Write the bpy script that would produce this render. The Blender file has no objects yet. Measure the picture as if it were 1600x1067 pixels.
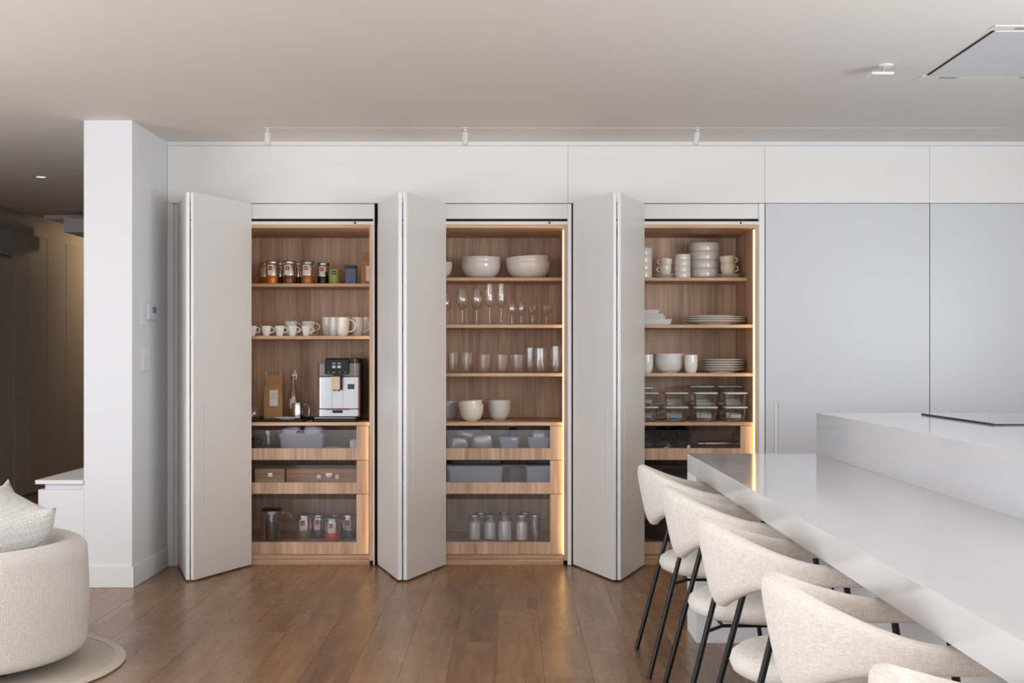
import bpy, bmesh, math, random
from mathutils import Vector, Matrix
R = math.radians
random.seed(7)
scene = bpy.context.scene
C = scene.collection

# ------------------------------------------------------------------ camera
CAM_H, CAM_D, F = 1.2425, 7.655, 2027.0
cam_data = bpy.data.cameras.new('camera')
cam_data.sensor_width = 36.0
cam_data.lens = 36.0 * F / 1600.0
cam_data.shift_y = 21.5 / 1600.0
cam_data.clip_end = 100
cam = bpy.data.objects.new('camera', cam_data)
cam.location = (0, -CAM_D, CAM_H)
cam.rotation_euler = (R(90), 0, 0)
C.objects.link(cam)
scene.camera = cam

# ------------------------------------------------------------------ world, window daylight, exposure
world = bpy.data.worlds.new('world')
scene.world = world
world.use_nodes = True
world.node_tree.nodes['Background'].inputs[0].default_value = (0.80, 0.88, 1.0, 1)
world.node_tree.nodes['Background'].inputs[1].default_value = 1.0
def area(name, loc, rot, sx, sy, power, col):
    l = bpy.data.lights.new(name, 'AREA')
    l.shape = 'RECTANGLE'; l.size = sx; l.size_y = sy; l.energy = power; l.color = col
    o = bpy.data.objects.new(name, l); o.location = loc; o.rotation_euler = rot
    C.objects.link(o); return o
# daylight entering the glazed wall behind the camera and the windows in the right- and left-hand walls
area('daylight_rear_window', (0.2, -11.35, 1.25), (R(90), 0, 0), 7.6, 2.2, 150, (0.90, 0.95, 1.0))
area('daylight_right_window', (4.3, -7.0, 1.12), (R(90), 0, R(90)), 5.2, 1.8, 460, (0.88, 0.94, 1.0))
area('daylight_left_window', (-4.2, -5.7, 1.18), (R(90), 0, R(-90)), 6.2, 2.0, 225, (0.90, 0.95, 1.0))
scene.cycles.transparent_max_bounces = 40
scene.view_settings.view_transform = 'Standard'
scene.view_settings.look = 'None'
scene.view_settings.gamma = 1.0
scene.view_settings.use_curve_mapping = False
scene.view_settings.exposure = -0.34

# ------------------------------------------------------------------ materials
MATS = {}
def new_mat(name):
    m = bpy.data.materials.new(name); m.use_nodes = True
    MATS[name] = m
    nt = m.node_tree
    return m, nt, nt.nodes['Principled BSDF']
def lin(c):
    return tuple((v/255/12.92 if v/255 <= .04045 else ((v/255+.055)/1.055)**2.4) for v in c) + (1,)
def plain(name, rgb, rough=.5, metal=0.0, spec=.5, coat=0.0, noise=0.02, scale=30, bump=0.0):
    m, nt, b = new_mat(name)
    tc = nt.nodes.new('ShaderNodeTexCoord')
    n = nt.nodes.new('ShaderNodeTexNoise'); n.inputs['Scale'].default_value = scale; n.inputs['Detail'].default_value = 4
    nt.links.new(tc.outputs['Object'], n.inputs['Vector'])
    mx = nt.nodes.new('ShaderNodeMix'); mx.data_type = 'RGBA'; mx.blend_type = 'MIX'
    c = lin(rgb)
    mx.inputs[6].default_value = tuple(v*(1-noise) for v in c[:3]) + (1,)
    mx.inputs[7].default_value = tuple(min(1, v*(1+noise)) for v in c[:3]) + (1,)
    nt.links.new(n.outputs['Fac'], mx.inputs[0])
    nt.links.new(mx.outputs[2], b.inputs['Base Color'])
    b.inputs['Roughness'].default_value = rough
    b.inputs['Metallic'].default_value = metal
    b.inputs['Specular IOR Level'].default_value = spec
    b.inputs['Coat Weight'].default_value = coat
    if bump:
        bp = nt.nodes.new('ShaderNodeBump'); bp.inputs['Strength'].default_value = bump; bp.inputs['Distance'].default_value = .003
        nt.links.new(n.outputs['Fac'], bp.inputs['Height']); nt.links.new(bp.outputs[0], b.inputs['Normal'])
    return m
def wood(name, dark, light, axis, rough=.45, fine=70, coat=0.0, knots=False, rand=True):
    m, nt, b = new_mat(name)
    N, L = nt.nodes, nt.links
    tc = N.new('ShaderNodeTexCoord'); mp = N.new('ShaderNodeMapping')
    s = [fine*.5]*3; s[axis] = fine*.025
    mp.inputs['Scale'].default_value = s
    add = N.new('ShaderNodeVectorMath'); add.operation = 'ADD'
    oi = N.new('ShaderNodeObjectInfo')
    mul = N.new('ShaderNodeVectorMath'); mul.operation = 'SCALE'; mul.inputs[0].default_value = (13.1, 7.7, 9.3)
    L.new(oi.outputs['Random'], mul.inputs['Scale'])
    geo = N.new('ShaderNodeNewGeometry')
    L.new(geo.outputs['Position'], add.inputs[0]); L.new(mul.outputs[0], add.inputs[1])
    L.new(add.outputs[0], mp.inputs['Vector'])
    n1 = N.new('ShaderNodeTexNoise'); n1.inputs['Scale'].default_value = .5; n1.inputs['Detail'].default_value = 6; n1.inputs['Distortion'].default_value = .6
    n2 = N.new('ShaderNodeTexNoise'); n2.inputs['Scale'].default_value = 3.2; n2.inputs['Detail'].default_value = 5
    L.new(mp.outputs[0], n1.inputs['Vector']); L.new(mp.outputs[0], n2.inputs['Vector'])
    ma = N.new('ShaderNodeMath'); ma.operation = 'MULTIPLY_ADD'; ma.inputs[1].default_value = .45
    L.new(n2.outputs['Fac'], ma.inputs[0])
    mb = N.new('ShaderNodeMath'); mb.operation = 'MULTIPLY'; mb.inputs[1].default_value = .55
    L.new(n1.outputs['Fac'], mb.inputs[0]); L.new(mb.outputs[0], ma.inputs[2])
    cr = N.new('ShaderNodeValToRGB')
    cr.color_ramp.elements[0].position = .34; cr.color_ramp.elements[0].color = lin(dark)
    cr.color_ramp.elements[1].position = .64; cr.color_ramp.elements[1].color = lin(light)
    L.new(ma.outputs[0], cr.inputs[0])
    col = cr.outputs[0]
    if rand:
        hs = N.new('ShaderNodeHueSaturation')
        mr = N.new('ShaderNodeMapRange'); mr.inputs[3].default_value = .92; mr.inputs[4].default_value = 1.06
        L.new(oi.outputs['Random'], mr.inputs[0]); L.new(mr.outputs[0], hs.inputs['Value']); L.new(col, hs.inputs['Color'])
        col = hs.outputs[0]
    if knots:
        m2 = N.new('ShaderNodeMapping'); m2.inputs['Scale'].default_value = (5.5, 2.4, 1)
        L.new(add.outputs[0], m2.inputs['Vector'])
        n3 = N.new('ShaderNodeTexNoise'); n3.inputs['Scale'].default_value = 1.3; n3.inputs['Detail'].default_value = 5; n3.inputs['Roughness'].default_value = .6
        L.new(m2.outputs[0], n3.inputs['Vector'])
        c2 = N.new('ShaderNodeValToRGB'); c2.color_ramp.elements[0].position = .54; c2.color_ramp.elements[0].color = (1, 1, 1, 1)
        c2.color_ramp.elements[1].position = .86; c2.color_ramp.elements[1].color = (.62, .57, .53, 1)
        L.new(n3.outputs['Fac'], c2.inputs[0])
        mm = N.new('ShaderNodeMix'); mm.data_type = 'RGBA'; mm.blend_type = 'MULTIPLY'; mm.inputs[0].default_value = 1
        L.new(col, mm.inputs[6]); L.new(c2.outputs[0], mm.inputs[7]); col = mm.outputs[2]
        rr = N.new('ShaderNodeMapRange'); rr.inputs[3].default_value = rough*.75; rr.inputs[4].default_value = rough*1.35
        L.new(n3.outputs['Fac'], rr.inputs[0]); L.new(rr.outputs[0], b.inputs['Roughness'])
    else:
        b.inputs['Roughness'].default_value = rough
    L.new(col, b.inputs['Base Color'])
    b.inputs['Coat Weight'].default_value = coat
    bp = N.new('ShaderNodeBump'); bp.inputs['Strength'].default_value = .12; bp.inputs['Distance'].default_value = .002
    L.new(n2.outputs['Fac'], bp.inputs['Height']); L.new(bp.outputs[0], b.inputs['Normal'])
    return m
def glass(name, tint, refl=1.0, rough=0.0, ior=1.5):
    m = bpy.data.materials.new(name); m.use_nodes = True; MATS[name] = m
    nt = m.node_tree; nt.nodes.clear()
    out = nt.nodes.new('ShaderNodeOutputMaterial')
    tr = nt.nodes.new('ShaderNodeBsdfTransparent'); tr.inputs[0].default_value = tint + (1,)
    gl = nt.nodes.new('ShaderNodeBsdfGlossy'); gl.inputs['Roughness'].default_value = rough; gl.inputs[0].default_value = (1, 1, 1, 1)
    fr = nt.nodes.new('ShaderNodeFresnel'); fr.inputs[0].default_value = ior
    mu = nt.nodes.new('ShaderNodeMath'); mu.operation = 'MULTIPLY'; mu.inputs[1].default_value = refl; mu.use_clamp = True
    mx = nt.nodes.new('ShaderNodeMixShader')
    # the same reflectance from both sides of the pane
    ge = nt.nodes.new('ShaderNodeNewGeometry'); mi = nt.nodes.new('ShaderNodeMapRange')
    mi.inputs[3].default_value = ior; mi.inputs[4].default_value = 1/ior
    nt.links.new(ge.outputs['Backfacing'], mi.inputs[0]); nt.links.new(mi.outputs[0], fr.inputs[0])
    nt.links.new(fr.outputs[0], mu.inputs[0]); nt.links.new(mu.outputs[0], mx.inputs[0])
    nt.links.new(tr.outputs[0], mx.inputs[1]); nt.links.new(gl.outputs[0], mx.inputs[2])
    nt.links.new(mx.outputs[0], out.inputs[0])
    return m
def glow(name, rgb, strength):
    m = bpy.data.materials.new(name); m.use_nodes = True; MATS[name] = m
    nt = m.node_tree; nt.nodes.clear()
    out = nt.nodes.new('ShaderNodeOutputMaterial'); e = nt.nodes.new('ShaderNodeEmission')
    e.inputs[0].default_value = rgb + (1,); e.inputs[1].default_value = strength
    nt.links.new(e.outputs[0], out.inputs[0]); return m
def fabric(name, c0, c1, sx, sz, bump=.5, rough=.95, kind='linen'):
    m, nt, b = new_mat(name); N, L = nt.nodes, nt.links
    tc = N.new('ShaderNodeTexCoord')
    mp1 = N.new('ShaderNodeMapping'); mp1.inputs['Scale'].default_value = (sx, sx, sz)
    mp2 = N.new('ShaderNodeMapping'); mp2.inputs['Scale'].default_value = (sz, sz, sx)
    L.new(tc.outputs['Object'], mp1.inputs[0]); L.new(tc.outputs['Object'], mp2.inputs[0])
    if kind == 'linen':
        a = N.new('ShaderNodeTexNoise'); c = N.new('ShaderNodeTexNoise')
        for n in (a, c): n.inputs['Scale'].default_value = 1; n.inputs['Detail'].default_value = 4
        L.new(mp1.outputs[0], a.inputs['Vector']); L.new(mp2.outputs[0], c.inputs['Vector'])
        mu = N.new('ShaderNodeMath'); mu.operation = 'ADD'; L.new(a.outputs['Fac'], mu.inputs[0]); L.new(c.outputs['Fac'], mu.inputs[1])
        hv = N.new('ShaderNodeMath'); hv.operation = 'MULTIPLY'; hv.inputs[1].default_value = .5; L.new(mu.outputs[0], hv.inputs[0])
        h = hv.outputs[0]; lo, hi = .38, .62
    else:
        a = N.new('ShaderNodeTexVoronoi'); a.inputs['Scale'].default_value = 1; a.inputs['Randomness'].default_value = .35
        L.new(mp1.outputs[0], a.inputs['Vector']); h = a.outputs['Distance']; lo, hi = .75, .1
    cr = N.new('ShaderNodeMapRange'); cr.inputs[1].default_value = lo; cr.inputs[2].default_value = hi
    L.new(h, cr.inputs[0])
    mx = N.new('ShaderNodeMix'); mx.data_type = 'RGBA'; mx.inputs[6].default_value = lin(c0); mx.inputs[7].default_value = lin(c1)
    L.new(cr.outputs[0], mx.inputs[0]); L.new(mx.outputs[2], b.inputs['Base Color'])
    b.inputs['Roughness'].default_value = rough; b.inputs['Specular IOR Level'].default_value = .2
    b.inputs['Sheen Weight'].default_value = .15
    bp = N.new('ShaderNodeBump'); bp.inputs['Strength'].default_value = bump; bp.inputs['Distance'].default_value = .003
    L.new(cr.outputs[0], bp.inputs['Height']); L.new(bp.outputs[0], b.inputs['Normal'])
    return m

plain('white_lacquer', (237, 235, 232), .42, noise=.006, scale=2)
plain('white_edge', (238, 239, 240), .35, noise=.006)
plain('white_paint', (231, 232, 234), .7, noise=.01, scale=3)
plain('ceiling_paint', (238, 232, 225), .85, noise=.01, scale=2)
plain('white_stone', (212, 213, 216), .13, noise=.012, scale=6, coat=.25)
plain('taupe_panel', (172, 167, 161), .5, noise=.03, scale=2)
plain('black_metal', (16, 16, 17), .38, metal=.3)
plain('black_void', (6, 6, 7), .8)
plain('black_plastic', (18, 18, 20), .22, spec=.22)
plain('black_rough', (26, 25, 25), .6)
plain('dark_grey', (62, 62, 64), .45)
plain('grey_plastic', (158, 164, 174), .4)
plain('blue_grey_plastic', (150, 162, 178), .35)
plain('pale_plastic', (205, 210, 216), .4)
plain('lid_grey', (214, 216, 220), .35)
plain('steel', (214, 210, 204), .2, metal=1)
plain('brushed_steel', (196, 196, 198), .32, metal=1)
plain('silver_plastic', (172, 172, 176), .3, metal=.85)
plain('silver_dark', (118, 114, 110), .35, metal=.4)
plain('champagne', (198, 176, 152), .35, metal=.3)
plain('ceramic_white', (236, 233, 228), .14, coat=.3)
plain('ceramic_cream', (236, 228, 214), .2, coat=.2)
plain('ceramic_grey', (196, 198, 204), .2, coat=.2)
plain('ceramic_satin', (228, 226, 224), .35)
plain('kraft', (176, 132, 92), .8, noise=.12, scale=60, bump=.3)
plain('paper', (232, 226, 216), .7)
plain('red_logo', (176, 28, 38), .4)
plain('red_accent', (168, 36, 56), .4)
plain('band_orange', (206, 118, 36), .3, metal=.3)
plain('band_brown', (120, 66, 44), .3, metal=.3)
plain('band_amber', (172, 100, 48), .3, metal=.3)
plain('band_dark', (44, 38, 36), .3, metal=.3)
plain('band_olive', (116, 104, 48), .3, metal=.2)
plain('band_coffee', (70, 54, 44), .3, metal=.2)
plain('band_red', (192, 66, 36), .3, metal=.2)
plain('band_teal', (70, 84, 86), .3, metal=.2)
plain('green_tin', (146, 158, 84), .45, noise=.2, scale=40)
plain('blue_tin', (84, 96, 128), .45, noise=.25, scale=60)
plain('navy_cloth', (36, 42, 66), .9, noise=.2)
plain('white_cloth', (214, 214, 220), .9, noise=.05, bump=.4, scale=14)
plain('red_cloth', (140, 24, 34), .8, noise=.2)
plain('jar_filling', (236, 236, 234), .8)
plain('foil', (170, 170, 174), .3, metal=.5, noise=.3, scale=18, bump=1.0)
plain('sticker_blue', (112, 140, 186), .5, noise=.6, scale=160)
plain('sticker_white', (150, 155, 164), .5, noise=.5, scale=160)
plain('rug', (206, 196, 182), .95, noise=.1, scale=90, bump=.5)
plain('rug_border', (216, 208, 196), .95, noise=.06, scale=120, bump=.3)
plain('screen_icon', (210, 214, 220), .5)
plain('thermo_screen', (112, 114, 116), .3)
plain('vent_grey', (150, 150, 152), .6)
plain('white_metal', (224, 222, 220), .4)
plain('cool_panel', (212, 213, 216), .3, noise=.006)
wood('oak_vertical', (170, 134, 110), (234, 199, 171), 2, .45, 42)
wood('oak_horizontal', (178, 140, 108), (232, 194, 158), 0, .45, 42)
wood('walnut_box', (128, 86, 52), (178, 130, 84), 0, .4, 50)
wood('pale_box', (150, 120, 88), (196, 164, 124), 0, .5, 50)
wood('floor_oak', (116, 84, 58), (168, 128, 92), 1, .27, 26, coat=.0, knots=True)
glass('clear_glass', (.97, .97, .97), 1.5)
glass('smoked_glass', (.92, .91, .92), 1.0, rough=.10)
glass('hob_glass', (.5, .5, .5), 1.0)
plain('hob_top', (92, 98, 106), .06, coat=.5)
glow('led_warm', (1.0, .64, .24), 9)
glow('lamp_pale', (.85, 1.0, .92), 1.6)
fabric('linen', (218, 211, 203), (240, 235, 228), 60, 420, .35)
fabric('boucle', (218, 212, 206), (240, 236, 231), 150, 110, .6, kind='weave')
fabric('pillow_weave', (196, 192, 188), (233, 230, 226), 120, 90, .7, kind='weave')
M = MATS

# ------------------------------------------------------------------ mesh helpers
def link_obj(name, me, mat, parent=None, loc=None, rotz=None):
    o = bpy.data.objects.new(name, me)
    if mat: 
        if len(me.materials) == 0: me.materials.append(M[mat])
    C.objects.link(o)
    if parent: o.parent = parent
    if loc: o.location = loc
    if rotz is not None: o.rotation_euler = (0, 0, rotz)
    return o
def finish(bm, name, mat, parent=None, smooth=False, loc=None, rotz=None, angle=35):
    bmesh.ops.recalc_face_normals(bm, faces=bm.faces)
    me = bpy.data.meshes.new(name); bm.to_mesh(me); bm.free()
    if smooth:
        for p in me.polygons: p.use_smooth = True
        me.set_sharp_from_angle(angle=R(angle))
    return link_obj(name, me, mat, parent, loc, rotz)
def abox(bm, x0, x1, y0, y1, z0, z1, bev=0.0, seg=1):
    t = bmesh.new()
    vs = [t.verts.new((x, y, z)) for x in (x0, x1) for y in (y0, y1) for z in (z0, z1)]
    for f in ((0, 1, 3, 2), (4, 6, 7, 5), (0, 4, 5, 1), (2, 3, 7, 6), (0, 2, 6, 4), (1, 5, 7, 3)):
        t.faces.new([vs[i] for i in f])
    if bev:
        bmesh.ops.bevel(t, geom=list(t.edges), offset=bev, segments=seg, profile=.5, affect='EDGES')
    merge(bm, t)
def merge(bm, t, mat=None):
    me = bpy.data.meshes.new('tmp'); 
    if mat: t.transform(mat)
    t.to_mesh(me); t.free(); bm.from_mesh(me); bpy.data.meshes.remove(me)
def box(name, x0, x1, y0, y1, z0, z1, mat, parent=None, bev=0.0, seg=1, smooth=False):
    bm = bmesh.new(); abox(bm, x0, x1, y0, y1, z0, z1, bev, seg)
    return finish(bm, name, mat, parent, smooth)
def alathe(bm, prof, seg=28, loc=(0, 0, 0), sy=1.0, tilt=None):
    t = bmesh.new(); rings = []
    for r, z in prof:
        if r < 1e-5: rings.append([t.verts.new((0, 0, z))])
        else: rings.append([t.verts.new((r*math.cos(2*math.pi*i/seg), r*sy*math.sin(2*math.pi*i/seg), z)) for i in range(seg)])
    for a, b in zip(rings, rings[1:]):
        for i in range(seg):
            j = (i+1) % seg
            if len(a) == 1 and len(b) == 1: break
            if len(a) == 1: t.faces.new((a[0], b[i], b[j]))
            elif len(b) == 1: t.faces.new((a[i], a[j], b[0]))
            else: t.faces.new((a[i], a[j], b[j], b[i]))
    mt = Matrix.Translation(loc)
    if tilt: mt = mt @ tilt
    merge(bm, t, mt)
def lathe(name, prof, mat, parent=None, seg=28, loc=(0, 0, 0), sy=1.0, tilt=None, oloc=None, angle=40):
    bm = bmesh.new(); alathe(bm, prof, seg, loc, sy, tilt)
    return finish(bm, name, mat, parent, True, loc=oloc, angle=angle)
def shell(outer, t):
    """closed vessel profile: outer wall bottom->rim, then the inner wall back down"""
    zb = outer[0][1]
    inner = [(max(r-t, .0005), max(z, zb+t)) for r, z in outer]
    return [(0, zb)] + outer + inner[::-1] + [(0, zb+t)]
def atube(bm, pts, r, seg=8, closed=False):
    pts = [Vector(p) for p in pts]; n = len(pts); rings = []
    prev = None
    for i, p in enumerate(pts):
        if closed: d = pts[(i+1) % n]-pts[i-1]
        else: d = pts[min(i+1, n-1)]-pts[max(i-1, 0)]
        d.normalize()
        if prev is None:
            u = d.orthogonal().normalized()
        else:
            u = (prev - d*prev.dot(d)).normalized()
        prev = u; v = d.cross(u)
        rr = r[i] if isinstance(r, (list, tuple)) else r
        rings.append([bm.verts.new(p+(u*math.cos(2*math.pi*k/seg)+v*math.sin(2*math.pi*k/seg))*rr) for k in range(seg)])
    m = n if closed else n-1
    for i in range(m):
        a, b = rings[i], rings[(i+1) % n]
        for k in range(seg):
            bm.faces.new((a[k], a[(k+1) % seg], b[(k+1) % seg], b[k]))
    if not closed:
        bm.faces.new(rings[0][::-1]); bm.faces.new(rings[-1])
def tube(name, pts, r, mat, parent=None, seg=8, closed=False):
    bm = bmesh.new(); atube(bm, pts, r, seg, closed)
    return finish(bm, name, mat, parent, True)
def arc(c, r, a0, a1, n, plane='xz', rz=None):
    out = []
    for i in range(n+1):
        a = R(a0+(a1-a0)*i/n); u, v = r*math.cos(a), (rz or r)*math.sin(a)
        out.append((c[0]+u, c[1], c[2]+v) if plane == 'xz' else (c[0]+u, c[1]+v, c[2]))
    return out
def text_part(s, size, mat, parent, loc, rot=(R(90), 0, 0), name='lettering'):
    cu = bpy.data.curves.new('text', 'FONT'); cu.body = s; cu.size = size; cu.align_x = 'CENTER'; cu.align_y = 'CENTER'; cu.resolution_u = 2
    o = bpy.data.objects.new('text', cu); C.objects.link(o)
    me = bpy.data.meshes.new_from_object(o); bpy.data.objects.remove(o); bpy.data.curves.remove(cu)
    q = link_obj(name, me, mat, parent); q.location = loc; q.rotation_euler = rot; return q
def tag(o, label=None, cat=None, group=None, kind=None):
    if label: o['label'] = label
    if cat: o['category'] = cat
    if group: o['group'] = group
    if kind: o['kind'] = kind
    return o
def thing(name, label, cat, loc, group=None, rotz=0):
    o = bpy.data.objects.new(name, None); o.empty_display_size = .05; C.objects.link(o)
    o.location = loc; o.rotation_euler = (0, 0, rotz)
    return tag(o, label, cat, group)
def struct(o, label=None):
    o['kind'] = 'structure'
    if label: o['label'] = label
    return o
def copy_tree(o, parent=None):
    c = o.copy(); C.objects.link(c); c.parent = parent
    for ch in list(o.children): copy_tree(ch, c)
    return c
# sizes read off the photograph, turned to metres at a thing's own distance from the cabinet front (y = 0)
def xat(px, y): return (px-800)*(y+CAM_D)/F
def zat(py, y): return CAM_H-(py-555)*(y+CAM_D)/F
def span(p0, p1, y): return (xat(p0, y)+xat(p1, y))/2, abs(xat(p1, y)-xat(p0, y))/2
ORD = ['leftmost', 'second from the left', 'third from the left', 'fourth from the left', 'fifth from the left', 'sixth from the left', 'seventh from the left', 'eighth from the left']

# ================================================================== THE SETTING
CEIL = 2.5
fl = struct(box('floor', -6, 4.6, -12, 9, -.06, -.012, 'floor_oak'), 'brown oak plank floor')
PW = .188
w2 = PW/2-.0004; c = .0007
def plank_mesh():
    bm = bmesh.new()
    lo = [bm.verts.new((x, y, -.0119)) for x, y in ((-w2, -.4996), (w2, -.4996), (w2, .4996), (-w2, .4996))]
    mi = [bm.verts.new((v.co.x, v.co.y, -c)) for v in lo]
    up = [bm.verts.new((v.co.x*(1-c/w2), v.co.y*.9993, 0)) for v in lo]
    for a, b in ((lo, mi), (mi, up)):
        for i in range(4): bm.faces.new((a[i], a[(i+1) % 4], b[(i+1) % 4], b[i]))
    bm.faces.new(up); bm.faces.new(lo[::-1])
    bmesh.ops.recalc_face_normals(bm, faces=bm.faces)
    me = bpy.data.meshes.new('plank'); bm.to_mesh(me); bm.free(); me.materials.append(M['floor_oak']); return me
pm = plank_mesh()
col = -4.2
while col < 2.75:
    x = col + PW/2
    y1 = .72 if x > -2.2 else 5.5
    y = -5.1 - random.random()*1.6
    while y < y1:
        L = random.choice((1.5, 1.9, 2.2, 2.2))
        e = min(y+L, y1)
        if e-y > .15:
            o = bpy.data.objects.new('plank', pm); C.objects.link(o); o.parent = fl
            o.location = (x, (y+e)/2, 0); o.scale = (1, e-y, 1)
        y = e
    col += PW

struct(box('ceiling', -6, 4.6, -12, 9, CEIL, CEIL+.1, 'ceiling_paint'), 'plain warm white ceiling')
# walls out of frame that hold the windows the daylight comes through
def wall_with_opening(name, axis, pos, a0, a1, o0, o1, zo0, zo1, t=.12):
    bm = bmesh.new()
    def pc(u0, u1, z0, z1):
        if axis == 'y': abox(bm, u0, u1, pos-t, pos, z0, z1)
        else: abox(bm, pos, pos+t, u0, u1, z0, z1)
    pc(a0, o0, 0, CEIL); pc(o1, a1, 0, CEIL); pc(o0, o1, zo1, CEIL)
    if zo0 > 0: pc(o0, o1, 0, zo0)
    return struct(finish(bm, name, 'white_paint'))
wall_with_opening('wall_rear', 'y', -11.5, -5.2, 4.4, -3.7, 4.1, .06, 2.4)
wall_with_opening('wall_right', 'x', 4.4, -11.5, .8, -9.7, -4.3, .2, 2.05)
struct(box('window_1', -3.7, 4.1, -11.56, -11.53, .06, 2.4, 'clear_glass'))
struct(box('window_2', 4.45, 4.47, -9.7, -4.3, .2, 2.05, 'clear_glass'))
# dark panelled wall of the passage on the left
WX = -4.27
wl = struct(box('wall_passage_left', WX-.16, WX-.03, .5, 8.6, 0, CEIL, 'taupe_panel'), 'taupe wall of the passage')
wall_with_opening('wall_left', 'x', WX-.12, -11.5, .5, -8.9, -2.5, .1, 2.25)
struct(box('window_3', WX-.10, WX-.08, -8.9, -2.5, .1, 2.25, 'clear_glass'))
seams = [3.475-2.4, 3.475-1.9, 3.475-1.4, 3.475-.9, 3.475-.42, 3.475, 3.775, 4.265, 4.765, 5.285, 5.8, 6.3, 6.8, 7.3, 7.8, 8.4]
for i, (a, b) in enumerate(zip(seams, seams[1:])):
    z1 = 2.31
    if i == 4:
        continue
    box('wall_panel', WX-.03, WX, a+.004, b-.004, 0.02, z1, 'taupe_panel', wl, bev=.003)
box('wall_panel', WX-.03, WX, seams[4]+.004, seams[5]-.004, 2.09, 2.31, 'taupe_panel', wl, bev=.003)
d1 = struct(box('door_1', WX-.03, WX-.004, seams[4]+.006, seams[5]-.006, 0.01, 2.075, 'taupe_panel', None, bev=.003), 'flush taupe door in the passage wall')
struct(box('wall_passage', -2.08, -1.995, .70, 8.6, 0, CEIL, 'white_paint'), 'white wall behind the pillar')
struct(box('wall_far', WX-.1, -1.99, 8.6, 8.7, 0, CEIL, 'taupe_panel'), 'dark end wall of the passage')
struct(box('trim_1', -4.2, -2.08, 4.0, 4.03, CEIL-.035, CEIL, 'ceiling_paint'), 'thin ceiling step in the passage')
struct(box('trim_2', -3.89, -2.09, 3.6, 4.7, CEIL-.19, CEIL-.07, 'white_paint'), 'white boxed duct under the passage ceiling')
# pillar and low parapet
bm = bmesh.new(); abox(bm, -2.293, -2.035, -.707, .70, 0, CEIL)
struct(finish(bm, 'wall_pillar', 'white_paint'), 'square white pillar left of the cabinets')
bb = bmesh.new()
abox(bb, -2.54, -2.022, -.72, -.707, 0, .113, .002); abox(bb, -2.035, -2.022, -.719, -.03, 0, .113, .002)
struct(finish(bb, 'baseboard_left', 'white_paint'), 'white baseboard around the pillar foot')
lw = thing('low_parapet', 'low white parapet block with a grey ledge beside the pillar', 'parapet', (-2.42, -.1, 0))
box('block', -.117, .126, -.607, 1.4, 0, .523, 'white_paint', lw)
box('recess_band', -.09, .126, -.58, 1.38, .523, .553, 'white_paint', lw)
box('ledge', -.13, .126, -.62, 1.42, .553, .575, 'white_lacquer', lw, bev=.002)
# back wall: bulkhead panels over the cabinets, cornice, carcass behind
wb = struct(box('wall_back', -1.99, 4.4, .70, .78, 0, CEIL, 'white_paint'), 'white wall behind the cabinets')
bseams = [-2.034, .331, 1.492, 2.464, 3.6, 4.38]
for a, b in zip(bseams, bseams[1:]):
    box('bulkhead_panel', a+.0006, b-.0006, 0, .05, 2.1405, 2.4775, 'white_lacquer', wb, bev=.001)
box('end_stile', -2.034, -1.998, 0, .05, .0, 2.139, 'white_lacquer', wb, bev=.001)
box('side_reveal', -1.998, -1.976, .02, .05, 0, 2.139, 'white_lacquer', wb)
struct(box('trim_3', -2.034, 4.38, -.014, .05, 2.478, CEIL, 'white_paint'), 'thin white cornice strip along the ceiling')
struct(box('trim_4', -1.35, 4.38, -.48, -.47, CEIL-.0008, CEIL, 'white_edge'), 'thin recessed lighting track line in the ceiling')

# ================================================================== CABINETS
DZ0, DZ1 = .010, 2.137
def door_mesh(width, outer_sign, slot_from_free, slot_w=.022, z0=.41, z1=.97, depth=.007, thick=.0205):
    """leaf in local x (0 = hinge side, width = free edge); outer face on y = 0, thickness goes to outer_sign*y"""
    bm = bmesh.new()
    xs = [0, width-slot_from_free-slot_w, width-slot_from_free, width]
    zs = [DZ0, z0, z1, DZ1]
    g = [[bm.verts.new((x, 0, z)) for z in zs] for x in xs]
    for i in range(3):
        for j in range(3):
            if (i, j) != (1, 1): bm.faces.new((g[i][j], g[i+1][j], g[i+1][j+1], g[i][j+1]))
    ring = [g[1][1], g[2][1], g[2][2], g[1][2]]
    inr = [bm.verts.new((v.co.x, outer_sign*depth, v.co.z)) for v in ring]
    for k in range(4): bm.faces.new((ring[k], ring[(k+1) % 4], inr[(k+1) % 4], inr[k]))
    bm.faces.new(inr)
    bk = [bm.verts.new((x, outer_sign*thick, z)) for x, z in ((0, DZ0), (width, DZ0), (width, DZ1), (0, DZ1))]
    bm.faces.new(bk)
    outer = {'b': [g[i][0] for i in range(4)], 'r': [g[3][j] for j in range(4)], 't': [g[i][3] for i in (3, 2, 1, 0)], 'l': [g[0][j] for j in (3, 2, 1, 0)]}
    for key, e in (('b', (0, 1)), ('r', (1, 2)), ('t', (2, 3)), ('l', (3, 0))):
        bm.faces.new(outer[key] + [bk[e[1]], bk[e[0]]])
    return bm
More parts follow.
